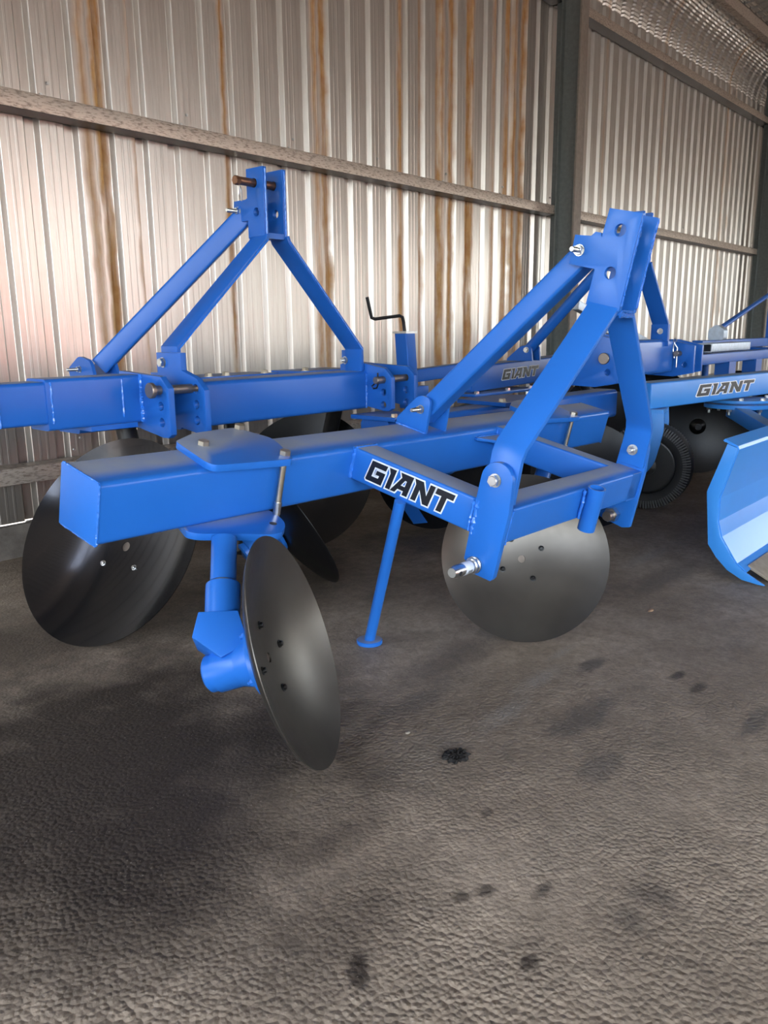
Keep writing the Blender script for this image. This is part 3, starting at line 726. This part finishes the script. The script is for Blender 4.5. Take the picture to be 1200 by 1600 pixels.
weld(cpi, (1.485, 2.108, 0.795), (1.485, 2.108, 0.66), 0.004, 30)
hpn = obj('hitch_pin', [cyl((1.322, 2.027, 0.788), (1.495, 2.027, 0.786), 0.0135, 20), cyl((1.316, 2.027, 0.788), (1.330, 2.027, 0.788), 0.0225, 24, 0.002)], M_PIN, pl)
hp3 = obj('hitch_pin', [cyl((2.285, 2.022, 0.767), (2.50, 2.022, 0.770), 0.0135, 20, 0.002)], M_PIN, pl)
obj('split_pin', tube([(2.30, 2.022, 0.795), (2.30, 2.022, 0.75), (2.303, 2.03, 0.738), (2.30, 2.045, 0.735), (2.297, 2.05, 0.745), (2.30, 2.04, 0.752)], 0.003, 8), M_BLACKBOLT, hp3)
# A-frame
mps = mast(pl, 1.912, 0.085, 2.125, 2.208, 1.255, 1.474, 2.276, (1.312, 1.380), M_BLUE2)
for s, (xb, zb) in ((-1, (1.472, 0.90)), (1, (2.335, 0.878))):
    x_in = xb + (-s) * 0.017
    path = [(x_in, zb - 0.085), (x_in, zb + 0.005), (1.912 + s * 0.05, 1.245), (1.912 + s * 0.0425, 1.262)]
    b = obj('mast_bar', strap(I3, path, 2.115, 2.20, 0.013), M_BLUE2, pl, bevel=0.001)
    if s < 0: bolt(b, (xb - 0.010, 2.165, 0.860), (-1, 0, 0), 0.0125, 0.011, M_ZINC)
    else: bolt(b, (x_in - 0.007, 2.20, 0.838), (-1, 0, 0), 0.0115, 0.011, M_ZINC, 'nut', 0.008)
    weld(b, (x_in, 2.113, zb), (1.912 + s * 0.05, 2.113, 1.243), 0.0022, 60)
tp = obj('top_link_pin', [cyl((1.79, 2.172, 1.427), (1.975, 2.172, 1.427), 0.0130, 20), cyl((1.782, 2.172, 1.427), (1.800, 2.172, 1.427), 0.0150, 8, 0.002)], M_RUSTPIN, pl)
obj('linchpin_ring', tube([(1.805, 2.172, 1.412), (1.803, 2.164, 1.392), (1.807, 2.170, 1.366), (1.806, 2.182, 1.385), (1.805, 2.175, 1.412)], 0.0022, 8), M_ZINC, tp)
bolt(pl, (1.860, 2.255, 1.346), (-1, 0, 0), 0.0115, 0.010, M_ZINC, 'brace_bolt', 0.036)
bt = obj('brace_tube', beam_between((1.912, 2.235, 1.365), (1.497, 2.59, 0.838), 0.056, 0.064, 0.008), M_BLUE2, pl)
# rear beam with clamp plates and its discs
obj('main_beam', rtube(FX, (2.46, 2.60), (0.63, 0.772), (1.33, 2.98), 0.012), M_BLUE2, pl)
for s in (-1, 1):
    o = roundpoly([(2.60, 0.772), (2.68, 0.775), (2.70, 0.83), (2.62, 0.875), (2.55, 0.86), (2.52, 0.772)], 0.02, 4)
    obj('brace_bracket', extrude(FX, o, 1.487 + s * 0.038, 1.487 + s * 0.050), M_BLUE2, pl)
bolt(pl, (1.437, 2.62, 0.830), (-1, 0, 0), 0.009, 0.009, M_ZINC, 'brace_bolt', 0.035)
for x0, x1, bx in ((1.46, 1.66, (1.50,)), (1.80, 2.18, (1.85, 1.93, 2.12)), (2.30, 2.62, (2.34, 2.58))):
    cpx = obj('clamp_plate', box(I3, (x0, x1), (2.44, 2.62), (0.772, 0.790)), M_BLUE2, pl, bevel=0.002)
    for q in bx: bolt(cpx, (q, 2.455, 0.790), (0, 0, 1), 0.013, 0.010, M_GALV, 'clamp_bolt')
dk1 = disc_unit(pl, (1.319, 2.334, 0.303), (-0.834, -0.226, 0.504), 0.3505, 0.095, M_DISCB, bolt_mat=M_ZINC, phase=45, nb=4, pcd=0.095, hole=0.016)
obj('disc_shank', cyl(dk1, (1.53, 2.52, 0.65), 0.035, 20), M_BLACK, pl)
dk2 = disc_unit(pl, (1.998, 2.218, 0.257), (0.803, -0.299, 0.516), 0.300, 0.060, M_DISCK, phase=20, hub_len=0.14)
obj('disc_shank', cyl(dk2, (2.0, 2.52, 0.65), 0.035, 20), M_BLACK, pl)
dk3 = disc_unit(pl, (2.49, 2.654, 0.291), (-0.804, -0.364, 0.47), 0.330, 0.070, M_DISCK, phase=20, hub_len=0.14)
obj('disc_shank', cyl(dk3, (2.60, 2.53, 0.65), 0.035, 20), M_BLACK, pl)

# ------------------------------------------------------------------ third implement: lower beam end behind the front ridger
rb = thing('disc_ridger', 'blue disc ridger mostly hidden behind the front one, rounded beam end showing', 'plough', (3.2, 2.05, 0.0))
rbm = obj('main_beam', rtube(FX, (1.935, 2.075), (0.475, 0.625), (2.26, 4.17), 0.020), M_BLUE2, rb)
cpb = obj('clamp_plate', box(I3, (2.23, 2.42), (1.88, 2.10), (0.625, 0.641)), M_BLUE2, rb, bevel=0.002)
cpb2 = obj('clamp_plate', extrude(frame((0, 0, 0.626), (1, 0, 0), (0, 1, 0), (0, 0, 1)), [(2.95, 1.87), (3.36, 1.84), (3.42, 2.0), (3.30, 2.16), (3.0, 2.16)], 0, 0.016), M_BLUE2, rb)
for q in ((3.0, 1.92), (3.33, 1.90)): bolt(cpb2, (q[0], q[1], 0.642), (0, 0, 1), 0.015, 0.011, M_GALV, 'clamp_bolt')
bolt(cpb, (2.25, 1.90, 0.641), (0, 0, 1), 0.012, 0.010, M_GALV, 'clamp_bolt')
ed = disc_unit(rb, (3.09, 2.38, 0.258), (-0.55, -0.72, 0.42), 0.270, 0.060, M_DISCK, phase=20, hub_len=0.14)
obj('disc_shank', cyl(ed, (3.25, 2.05, 0.47), 0.031, 20), M_BLUE2, rb)
# curved scraper in front of that disc
v = []; f = []
for i in range(13):
    a = i / 12; z = 0.46 - 0.41 * a; y = 2.36 - 0.02 * a; xx = 2.70 + 0.15 * a * a + 0.06 * a
    for dx, dy in ((0, 0), (0.05 + 0.012 * a, -0.035), (0.052 + 0.012 * a, -0.030), (0.002, 0.006)): v.append(Vector((xx + dx, y + dy, z)))
for i in range(12):
    for k in range(4): f.append((i * 4 + k, i * 4 + (k + 1) % 4, i * 4 + 4 + (k + 1) % 4, i * 4 + 4 + k))
f += [(0, 1, 2, 3), (48, 49, 50, 51)]
obj('scraper_blade', (v, f), M_BLUE2, rb)
obj('scraper_face', extrude(frame((2.75, 2.42, 0.10), (0.94, -0.33, 0.0), (0.12, 0.1, 0.99), (0.33, 0.94, 0)), [(0, 0.34), (0.26, 0.34), (0.26, 0.08), (0.12, 0.06)], 0, 0.010), M_BLUE2, rb)
obj('scraper_stay', beam_between((2.83, 2.36, 0.42), (2.95, 2.05, 0.49), 0.04, 0.03), M_BLUE2, rb)
dr2 = disc_unit(rb, (3.55, 1.78, 0.262), (-0.72, -0.50, 0.48), 0.270, 0.060, M_DISCK, phase=20, hub_len=0.14)
obj('disc_shank', cyl(dr2, (3.75, 1.98, 0.48), 0.031, 20), M_BLUE2, rb)

# ------------------------------------------------------------------ fourth implement: plough with a winding jack
jp = thing('disc_plough', 'blue plough standing behind the front mast, with crank jack and lettered beam near the wall', 'plough', (3.7, 2.0, 0.0))
ct2 = obj('cross_tube', rtube(FX, (1.60, 1.74), (0.732, 0.892), (3.31, 4.06), 0.014), M_BLUE2, jp)
def clv2(X, y0, y1, z0, z1, pinz, tab=None):
    pts = [(y0, z0), (y0, z1), (y0 - 0.10, z1), (y1, z1 - 0.03), (y1, z0 + 0.015), (y1 + 0.10, z0 - 0.005)]
    return obj('clevis_plate', extrude(FX, pts, X - 0.010, X + 0.010, [circle(y1 + 0.045, pinz - 0.055, 0.014, 16)]), M_BLUE2, jp, bevel=0.0012)
ca = clv2(3.245, 1.74, 1.505, 0.708, 0.93, 0.822)
cb = clv2(3.36, 1.74, 1.505, 0.708, 0.93, 0.822)
cc = clv2(4.10, 1.74, 1.505, 0.712, 0.890, 0.822)
cdp = clv2(4.235, 1.74, 1.515, 0.715, 0.890, 0.822)
obj('rear_spacer', box(I3, (3.255, 3.35), (1.70, 1.74), (0.73, 0.90)), M_BLUE2, jp)
obj('rear_spacer', box(I3, (4.11, 4.225), (1.70, 1.74), (0.73, 0.88)), M_BLUE2, jp)
obj('hitch_pin', [cyl((3.222, 1.565, 0.824), (3.39, 1.565, 0.824), 0.014, 18), cyl((3.220, 1.565, 0.824), (3.232, 1.565, 0.824), 0.024, 24, 0.002)], M_PIN, jp)
hp4 = obj('hitch_pin', [cyl((4.045, 1.580, 0.822), (4.27, 1.580, 0.822), 0.014, 18, 0.002)], M_PIN, jp)
obj('spring_clip', tube([(4.062, 1.58, 0.755), (4.062, 1.58, 0.85), (4.06, 1.592, 0.868), (4.058, 1.602, 0.885), (4.06, 1.594, 0.898), (4.06, 1.585, 0.888), (4.06, 1.598, 0.866), (4.06, 1.600, 0.84), (4.06, 1.592, 0.80)], 0.0028, 8), M_ZINC, hp4)
mast(jp, 3.66, 0.085, 1.595, 1.675, 1.235, 1.455, 1.745, (1.30, 1.37), M_BLUE2)
for s, xb in ((-1, 3.37), (1, 3.945)):
    xi = xb
    b = obj('mast_bar', strap(I3, [(xi, 0.885), (xi, 0.968), (3.66 + s * 0.05, 1.225), (3.66 + s * 0.0425, 1.24)], 1.585, 1.665, 0.013), M_BLUE2, jp, bevel=0.001)
    bolt(b, (xi - 0.007, 1.622, 0.932), (-1, 0, 0), 0.0115, 0.010, M_ZINC, 'nut', 0.008)
    obj('bar_lug', box(I3, (xi + 0.0075, xi + 0.020), (1.585, 1.675), (0.86, 0.965)), M_BLUE2, b)
obj('brace_tube', cyl((3.66, 1.70, 1.335), (3.69, 2.20, 0.855), 0.027, 20), M_BLUE2, jp)
for s in (-1, 1):
    o = roundpoly([(2.31, 0.79), (2.31, 0.80), (2.225, 0.868), (2.17, 0.868), (2.16, 0.79)], [0, 0.01, 0.03, 0.02, 0], 4)
    obj('brace_bracket', extrude(FX, o, 3.69 + s * 0.032, 3.69 + s * 0.044), M_BLUE2, jp)
bolt(jp, (3.645, 2.195, 0.845), (-1, 0, 0), 0.012, 0.008, M_ZINC, 'brace_bolt')
# lettered beam, thin at the jack end
F5 = frame((0, 0, 0), (1, 0, 0), (0, 1, 0), (0, 0, 1))
bm5 = obj('main_beam', beam_between((3.33, 2.37, 0.708), (4.6, 2.37, 0.742), 0.12, 0.128, 0.008), M_BLUE2, jp)
obj('beam_extension', beam_between((2.86, 2.37, 0.740), (3.40, 2.37, 0.762), 0.06, 0.058, 0.006), M_BLUE2, jp)
obj('beam_gusset', extrude(lambda a, b, c: Vector((a, c, b)), [(3.20, 0.72), (3.40, 0.775), (3.40, 0.66), (3.28, 0.655)], 2.315, 2.325), M_BLUE2, jp)
tb = obj('turn_plate', box(I3, (3.26, 3.86), (2.24, 2.46), (0.628, 0.642)), M_BLUE2, jp, bevel=0.002)
for q in (3.30, 3.58, 3.80): bolt(tb, (q, 2.26, 0.642), (0, 0, 1), 0.012, 0.010, M_ZINC)
obj('turn_post', cyl((3.56, 2.36, 0.50), (3.56, 2.36, 0.628), 0.05, 20), M_BLUE2, jp)
obj('turn_bolt', cyl((3.36, 2.30, 0.595), (3.36, 2.30, 0.63), 0.017, 12), M_BLACKBOLT, jp)
for q in (3.83, 3.76):
    bolt(tb, (q, 2.255, 0.628), (0, 0, -1), 0.016, 0.014, M_ZINC, 'nut', 0.02)
decal(bm5, (3.60, 2.3095, 0.692), (1, 0, 0.027), (0, 0, 1), (0, -1, 0), 0.37, 0.052, 0.25)
jk = obj('jack_post', rtube(frame((2.905, 2.36, 0.60), (1, 0, 0), (0, 1, 0), (-0.10, 0, 1)), (-0.034, 0.034), (-0.034, 0.034), (0, 0.335), 0.006), M_BLUE2, jp)
obj('jack_collar', box(frame((2.872, 2.36, 0.935), (1, 0, 0), (0, 1, 0), (-0.10, 0, 1)), (-0.040, 0.040), (-0.040, 0.040), (0, 0.010)), M_ZINC, jk)
obj('crank_handle', tube([(2.87, 2.36, 0.94), (2.863, 2.36, 0.985), (2.855, 2.36, 1.006), (2.835, 2.36, 1.012), (2.72, 2.405, 0.998), (2.703, 2.408, 1.004), (2.697, 2.408, 1.02), (2.675, 2.408, 1.09)], 0.0075, 10), M_BLACK, jk)
obj('jack_foot', [cyl((2.925, 2.36, 0.53), (2.918, 2.36, 0.66), 0.025, 16), cyl((2.925, 2.36, 0.515), (2.925, 2.36, 0.53), 0.05, 20)], M_BLACK, jk)
obj('jack_bracket', box(I3, (2.87, 2.97), (2.30, 2.42), (0.65, 0.70)), M_BLUE2, jk, bevel=0.002)
dj = disc_unit(jp, (3.58, 2.42, 0.290), (-0.80, -0.36, 0.47), 0.320, 0.070, M_DISCK, phase=20, hub_len=0.12)
obj('disc_shank', cyl(dj, (3.58, 2.38, 0.52), 0.035, 20), M_BLACK, jp)
dj2 = disc_unit(jp, (4.55, 2.10, 0.290), (-0.80, -0.36, 0.47), 0.320, 0.070, M_DISCK, phase=20, hub_len=0.12)
obj('disc_shank', cyl(dj2, (4.55, 2.36, 0.68), 0.035, 20), M_BLACK, jp)

# ------------------------------------------------------------------ rear grader blade with tail wheel
gb = thing('grader_blade', 'bright blue grader blade with lettered boom, black tail wheel and curved mouldboard', 'grader', (4.2, 1.4, 0.0))
BD = Vector((1.0, -0.135, 0.0)).normalized(); BP = Vector((-BD.y, BD.x, 0)) * -1.0     # along the boom, and its face towards the room
BO = Vector((4.06, 1.70, 0.0))
Fg = lambda a, b, c: BO + BD * c - BP * a + Vector((0, 0, b))
boom = obj('boom', rtube(Fg, (0.0, 0.12), (0.536, 0.672), (0, 2.6), 0.010), M_LIGHT, gb)
obj('end_cap', extrude(Fg, rrect(0.002, 0.118, 0.538, 0.670, 0.008), -0.004, 0.0005), M_LIGHT, boom)
decal(boom, BO + BD * 0.47 + BP * 0.0003 + Vector((0, 0, 0.575)), BD, (0, 0, 1), BP, 0.70, 0.062, 0.25)
# tail wheel and its fork
WC = Vector((4.16, 1.735, 0.232)); WA = Vector((0.97, 0.24, 0)).normalized(); Fw = axis_frame(WC, WA)
tyre = obj('tyre', lathe(Fw, [(0.150, -0.055), (0.175, -0.068), (0.205, -0.068), (0.224, -0.052), (0.232, -0.02), (0.232, 0.02), (0.224, 0.052), (0.205, 0.068), (0.175, 0.068), (0.150, 0.055), (0.142, 0.04), (0.142, -0.04)], 64, True), M_RUBBER, gb)
ribs = []
for i in range(96):
    a = 2 * math.pi * i / 96; ca_, sa_ = math.cos(a), math.sin(a)
    G = lambda r, t, h: Fw(ca_ * r - sa_ * t, sa_ * r + ca_ * t, h)
    for s in (-1, 1): ribs.append(box(G, (0.186, 0.226), (-0.0035, 0.0035), (s * 0.050, s * 0.0725)))
obj('tread_rib', ribs, M_RIB, tyre, smooth=False, kind='stuff')
obj('wheel_rim', lathe(Fw, [(0.145, -0.048), (0.138, -0.050), (0.125, -0.02), (0.06, -0.012), (0.05, -0.05), (0.02, -0.055), (0.02, 0.055), (0.05, 0.05), (0.06, 0.012), (0.125, 0.02), (0.138, 0.050), (0.145, 0.048)], 40), M_BLACK, gb)
WY = WA.cross(Vector((0, 0, 1))).normalized()
for s in (-1, 1):
    Ff = frame(WC + WA * s * 0.085, WY, Vector((0, 0, 1)), WA)
    P = roundpoly([(-0.075, 0.305), (0.075, 0.305), (0.085, 0.20), (0.045, 0.02), (0.0, -0.04), (-0.045, 0.0), (-0.08, 0.12)], [0.002, 0.002, 0.06, 0.05, 0.03, 0.03, 0.05], 5)
    obj('fork_plate', extrude(Ff, P, -0.006, 0.006), M_LIGHT, gb, bevel=0.001)
obj('fork_crown', extrude(frame(WC + Vector((0, 0, 0.285)), WA, WY, Vector((0, 0, 1))), rrect(-0.095, 0.095, -0.075, 0.075, 0.01), 0, 0.016), M_LIGHT, gb)
obj('axle', cyl(WC - WA * 0.10, WC + WA * 0.10, 0.012, 14), M_ZINC, gb)
# turntable
TT = BO + BD * 1.12 - BP * 0.06
tt = obj('turntable', [lathe(frame(TT, (1, 0, 0), (0, 1, 0), (0, 0, 1)), [(0.001, 0.47), (0.20, 0.47), (0.20, 0.494), (0.17, 0.50), (0.17, 0.506), (0.215, 0.508), (0.215, 0.522), (0.001, 0.522)], 40)], M_LIGHT, gb)
for a in range(0, 360, 40): bolt(tt, TT + Vector((0.185 * math.cos(math.radians(a)), 0.185 * math.sin(math.radians(a)), 0.522)), (0, 0, 1), 0.014, 0.012, M_ZINC)
for a in range(0, 360, 60): bolt(tt, TT + Vector((0.17 * math.cos(math.radians(a)), 0.17 * math.sin(math.radians(a)), 0.47)), (0, 0, -1), 0.016, 0.014, M_ZINC, 'nut', 0.02)
obj('drop_frame', [beam_between(TT + Vector((-0.1, 0, 0.46)), Vector((4.5, 1.02, 0.30)), 0.08, 0.08), beam_between(TT + Vector((0.1, 0, 0.46)), Vector((5.2, 1.0, 0.30)), 0.08, 0.08)], M_LIGHT, gb)
# mouldboard: folded sheet, runs along X, hollow side to the room
MX0, MX1 = 3.10, 5.9
front = [(1.012, 0.534), (1.005, 0.541), (0.956, 0.517), (0.951, 0.505), (0.979, 0.401), (1.004, 0.315), (1.003, 0.224), (0.987, 0.165), (0.923, 0.070), (0.885, 0.045)]
th = 0.010
def offs(path, d):
    out = []
    for i, p in enumerate(path):
        a = Vector(path[max(i - 1, 0)]); b = Vector(path[min(i + 1, len(path) - 1)]); t_ = (b - a).normalized(); out.append((p[0] - t_.y * d, p[1] + t_.x * d))
    return out
mb = obj('mouldboard', extrude(FX, front + offs(front, th)[::-1], MX0 + 0.012, MX1), M_LIGHT, gb, smooth=False)
side = [(0.992, 0.524), (0.958, 0.512), (0.955, 0.500), (0.982, 0.401), (1.007, 0.315), (1.006, 0.224), (0.990, 0.165), (0.926, 0.070), (0.885, 0.040), (0.815, 0.004), (0.84, 0.004)]
k = [(0.84, 0.004), (0.90, 0.012), (0.955, 0.040), (1.000, 0.083), (1.034, 0.130), (1.054, 0.335)]
obj('end_plate', extrude(FX, side[:-1] + k[0:], MX0, MX0 + 0.012), M_LIGHT, gb, bevel=0.0015)
ce = obj('cutting_edge', extrude(FX, [(0.895, 0.058), (0.800, 0.006), (0.806, 0.000), (0.902, 0.048)], MX0 + 0.06, MX1), M_TAN, gb, bevel=0.001)
for q in (0.25, 0.75, 1.25): bolt(ce, (MX0 + q, 0.846, 0.0315), (0, -0.48, 0.88), 0.010, 0.004, M_BLACKBOLT)

# ------------------------------------------------------------------ disc harrow at the far right
dh = thing('disc_harrow', 'blue framed disc harrow at the far right with black disc gang and thin top brace', 'harrow', (6.0, 2.1, 0.0))
def gang(y, x0, n, step, r):
    for i in range(n):
        F = axis_frame((x0 + step * i, y + 0.035 * i, r + 0.005), (-0.90, -0.42, 0.0))
        R = r * r / 0.10; prof = [(max(r * k / 12, 0.02), 0.5 * ((r * k / 12) ** 2) / R * 1.2) for k in range(13)]
        d = obj('disc', lathe(F, prof + [(a, h - 0.006) for a, h in prof[::-1]], 48, True), M_BLACK, dh)
        obj('hub_cap', [lathe(F, [(0.052, 0.0), (0.052, 0.02), (0.030, 0.045), (0.022, 0.05), (0.0001, 0.05)], 20), extrude(F, [(0.020 * math.cos(math.radians(60 * q)), 0.020 * math.sin(math.radians(60 * q))) for q in range(6)], 0.05, 0.075)], M_BLACKBOLT, d)
gang(1.93, 5.40, 6, 0.26, 0.305)
gang(2.75, 5.7, 6, 0.26, 0.305)
obj('gang_axle', cyl((5.40, 1.93, 0.31), (6.75, 2.12, 0.31), 0.022, 14), M_BLACK, dh)
obj('gang_axle', cyl((5.70, 2.75, 0.31), (7.05, 2.94, 0.31), 0.022, 14), M_BLACK, dh)
for y0, x0, x1, z0, z1 in ((1.98, 5.0, 7.6, 0.705, 0.775), (2.62, 5.2, 7.6, 0.70, 0.77), (2.30, 6.30, 8.3, 0.775, 0.85)):
    obj('frame_tube', rtube(FX, (y0 - 0.04, y0 + 0.04), (z0, z1), (x0, x1), 0.006), M_BLUE2, dh)
for x0 in (5.6, 6.6, 7.5): obj('frame_tube', beam_between((x0, 1.98, 0.745), (x0, 2.72, 0.745), 0.07, 0.06), M_BLUE2, dh)
obj('white_channel', rtube(FX, (2.05, 2.19), (0.775, 0.835), (5.9, 6.75), 0.004, 0.006), M_SILVER, dh)
for xx in (6.0, 6.6): obj('gang_bracket', [box(I3, (xx - 0.07, xx + 0.07), (1.93, 2.03), (0.60, 0.71)), box(I3, (xx - 0.012, xx + 0.012), (1.95, 2.03), (0.33, 0.60))], M_BLUE2, dh)
obj('top_brace', cyl((6.62, 2.26, 0.93), (7.98, 2.26, 1.26), 0.020, 12), M_BLUE2, dh)
obj('brace_lug', extrude(FX, roundpoly([(2.20, 0.85), (2.20, 0.93), (2.26, 0.97), (2.32, 0.93), (2.32, 0.85)], 0.02), 6.57, 6.66), M_SILVER, dh)
for xx in (7.98, 8.08): obj('mast_bar', box(I3, (xx, xx + 0.03), (2.22, 2.30), (0.80, 1.42)), M_BLUE2, dh)
obj('mast_bracket', box(I3, (7.96, 7.98), (2.21, 2.31), (1.19, 1.36)), M_SILVER, dh)
obj('top_link_pin', cyl((7.80, 2.26, 1.36), (8.16, 2.26, 1.36), 0.011, 12), M_ZINC, dh)
obj('tie_bar', beam_between((4.95, 2.62, 1.10), (6.25, 2.62, 0.80), 0.05, 0.06), M_SILVER, dh)
for yy in (2.0, 2.65): obj('transport_leg', cyl((7.5, yy, 0.0), (7.5, yy, 0.72), 0.03, 12), M_BLUE2, dh)

# ------------------------------------------------------------------ litter on the floor
v = []; f = []; n = 44; rr = [0.031 * (0.74 + 0.40 * random.random()) for i in range(n)]; K = 6
for k in range(K):
    for i in range(n):
        a = 2 * math.pi * i / n; r = rr[i] * (1 - k / K); v.append(Vector((1.368 + r * math.cos(a) * 1.1, 0.977 + r * math.sin(a), 0.0006 if k == 0 else 0.002 + 0.0055 * random.random())))
v.append(Vector((1.368, 0.977, 0.005)))
for k in range(K - 1):
    for i in range(n): f.append((k * n + i, k * n + (i + 1) % n, (k + 1) * n + (i + 1) % n, (k + 1) * n + i))
for i in range(n): f.append(((K - 1) * n + i, (K - 1) * n + (i + 1) % n, K * n))
spot = obj('oil_spot', (v, f), M_CLOT, smooth=False); spot['label'] = 'small black oily clot on the floor in front of the ridger'; spot['category'] = 'stain'
def pebble(name, x, y, sx, sy, sz, mat, label, cat):
    v = []; f = []; m, n = 5, 9
    for j in range(m + 1):
        ph = math.pi * j / m
        for i in range(n):
            a = 2 * math.pi * i / n; k = 0.85 + 0.3 * random.random()
            v.append(Vector((x + sx * k * math.sin(ph) * math.cos(a), y + sy * k * math.sin(ph) * math.sin(a), sz * 0.9 + sz * math.cos(ph))))
    for j in range(m):
        for i in range(n): f.append((j * n + i, j * n + (i + 1) % n, (j + 1) * n + (i + 1) % n, (j + 1) * n + i))
    o = obj(name, (v, f), mat); o['label'] = label; o['category'] = cat
M_STONE = flat('pale_stone', (0.36, 0.31, 0.25), 0.8)
M_LEAF = flat('tan_chip', (0.42, 0.26, 0.16), 0.7)
pebble('wood_chip', 2.585, 1.035, 0.018, 0.008, 0.003, M_LEAF, 'tan wood chip lying on the floor right of the facing disc', 'chip')
pebble('pebble', 1.38, 1.13, 0.007, 0.005, 0.003, M_STONE, 'pale pebble on the floor beyond the black clot', 'stone')
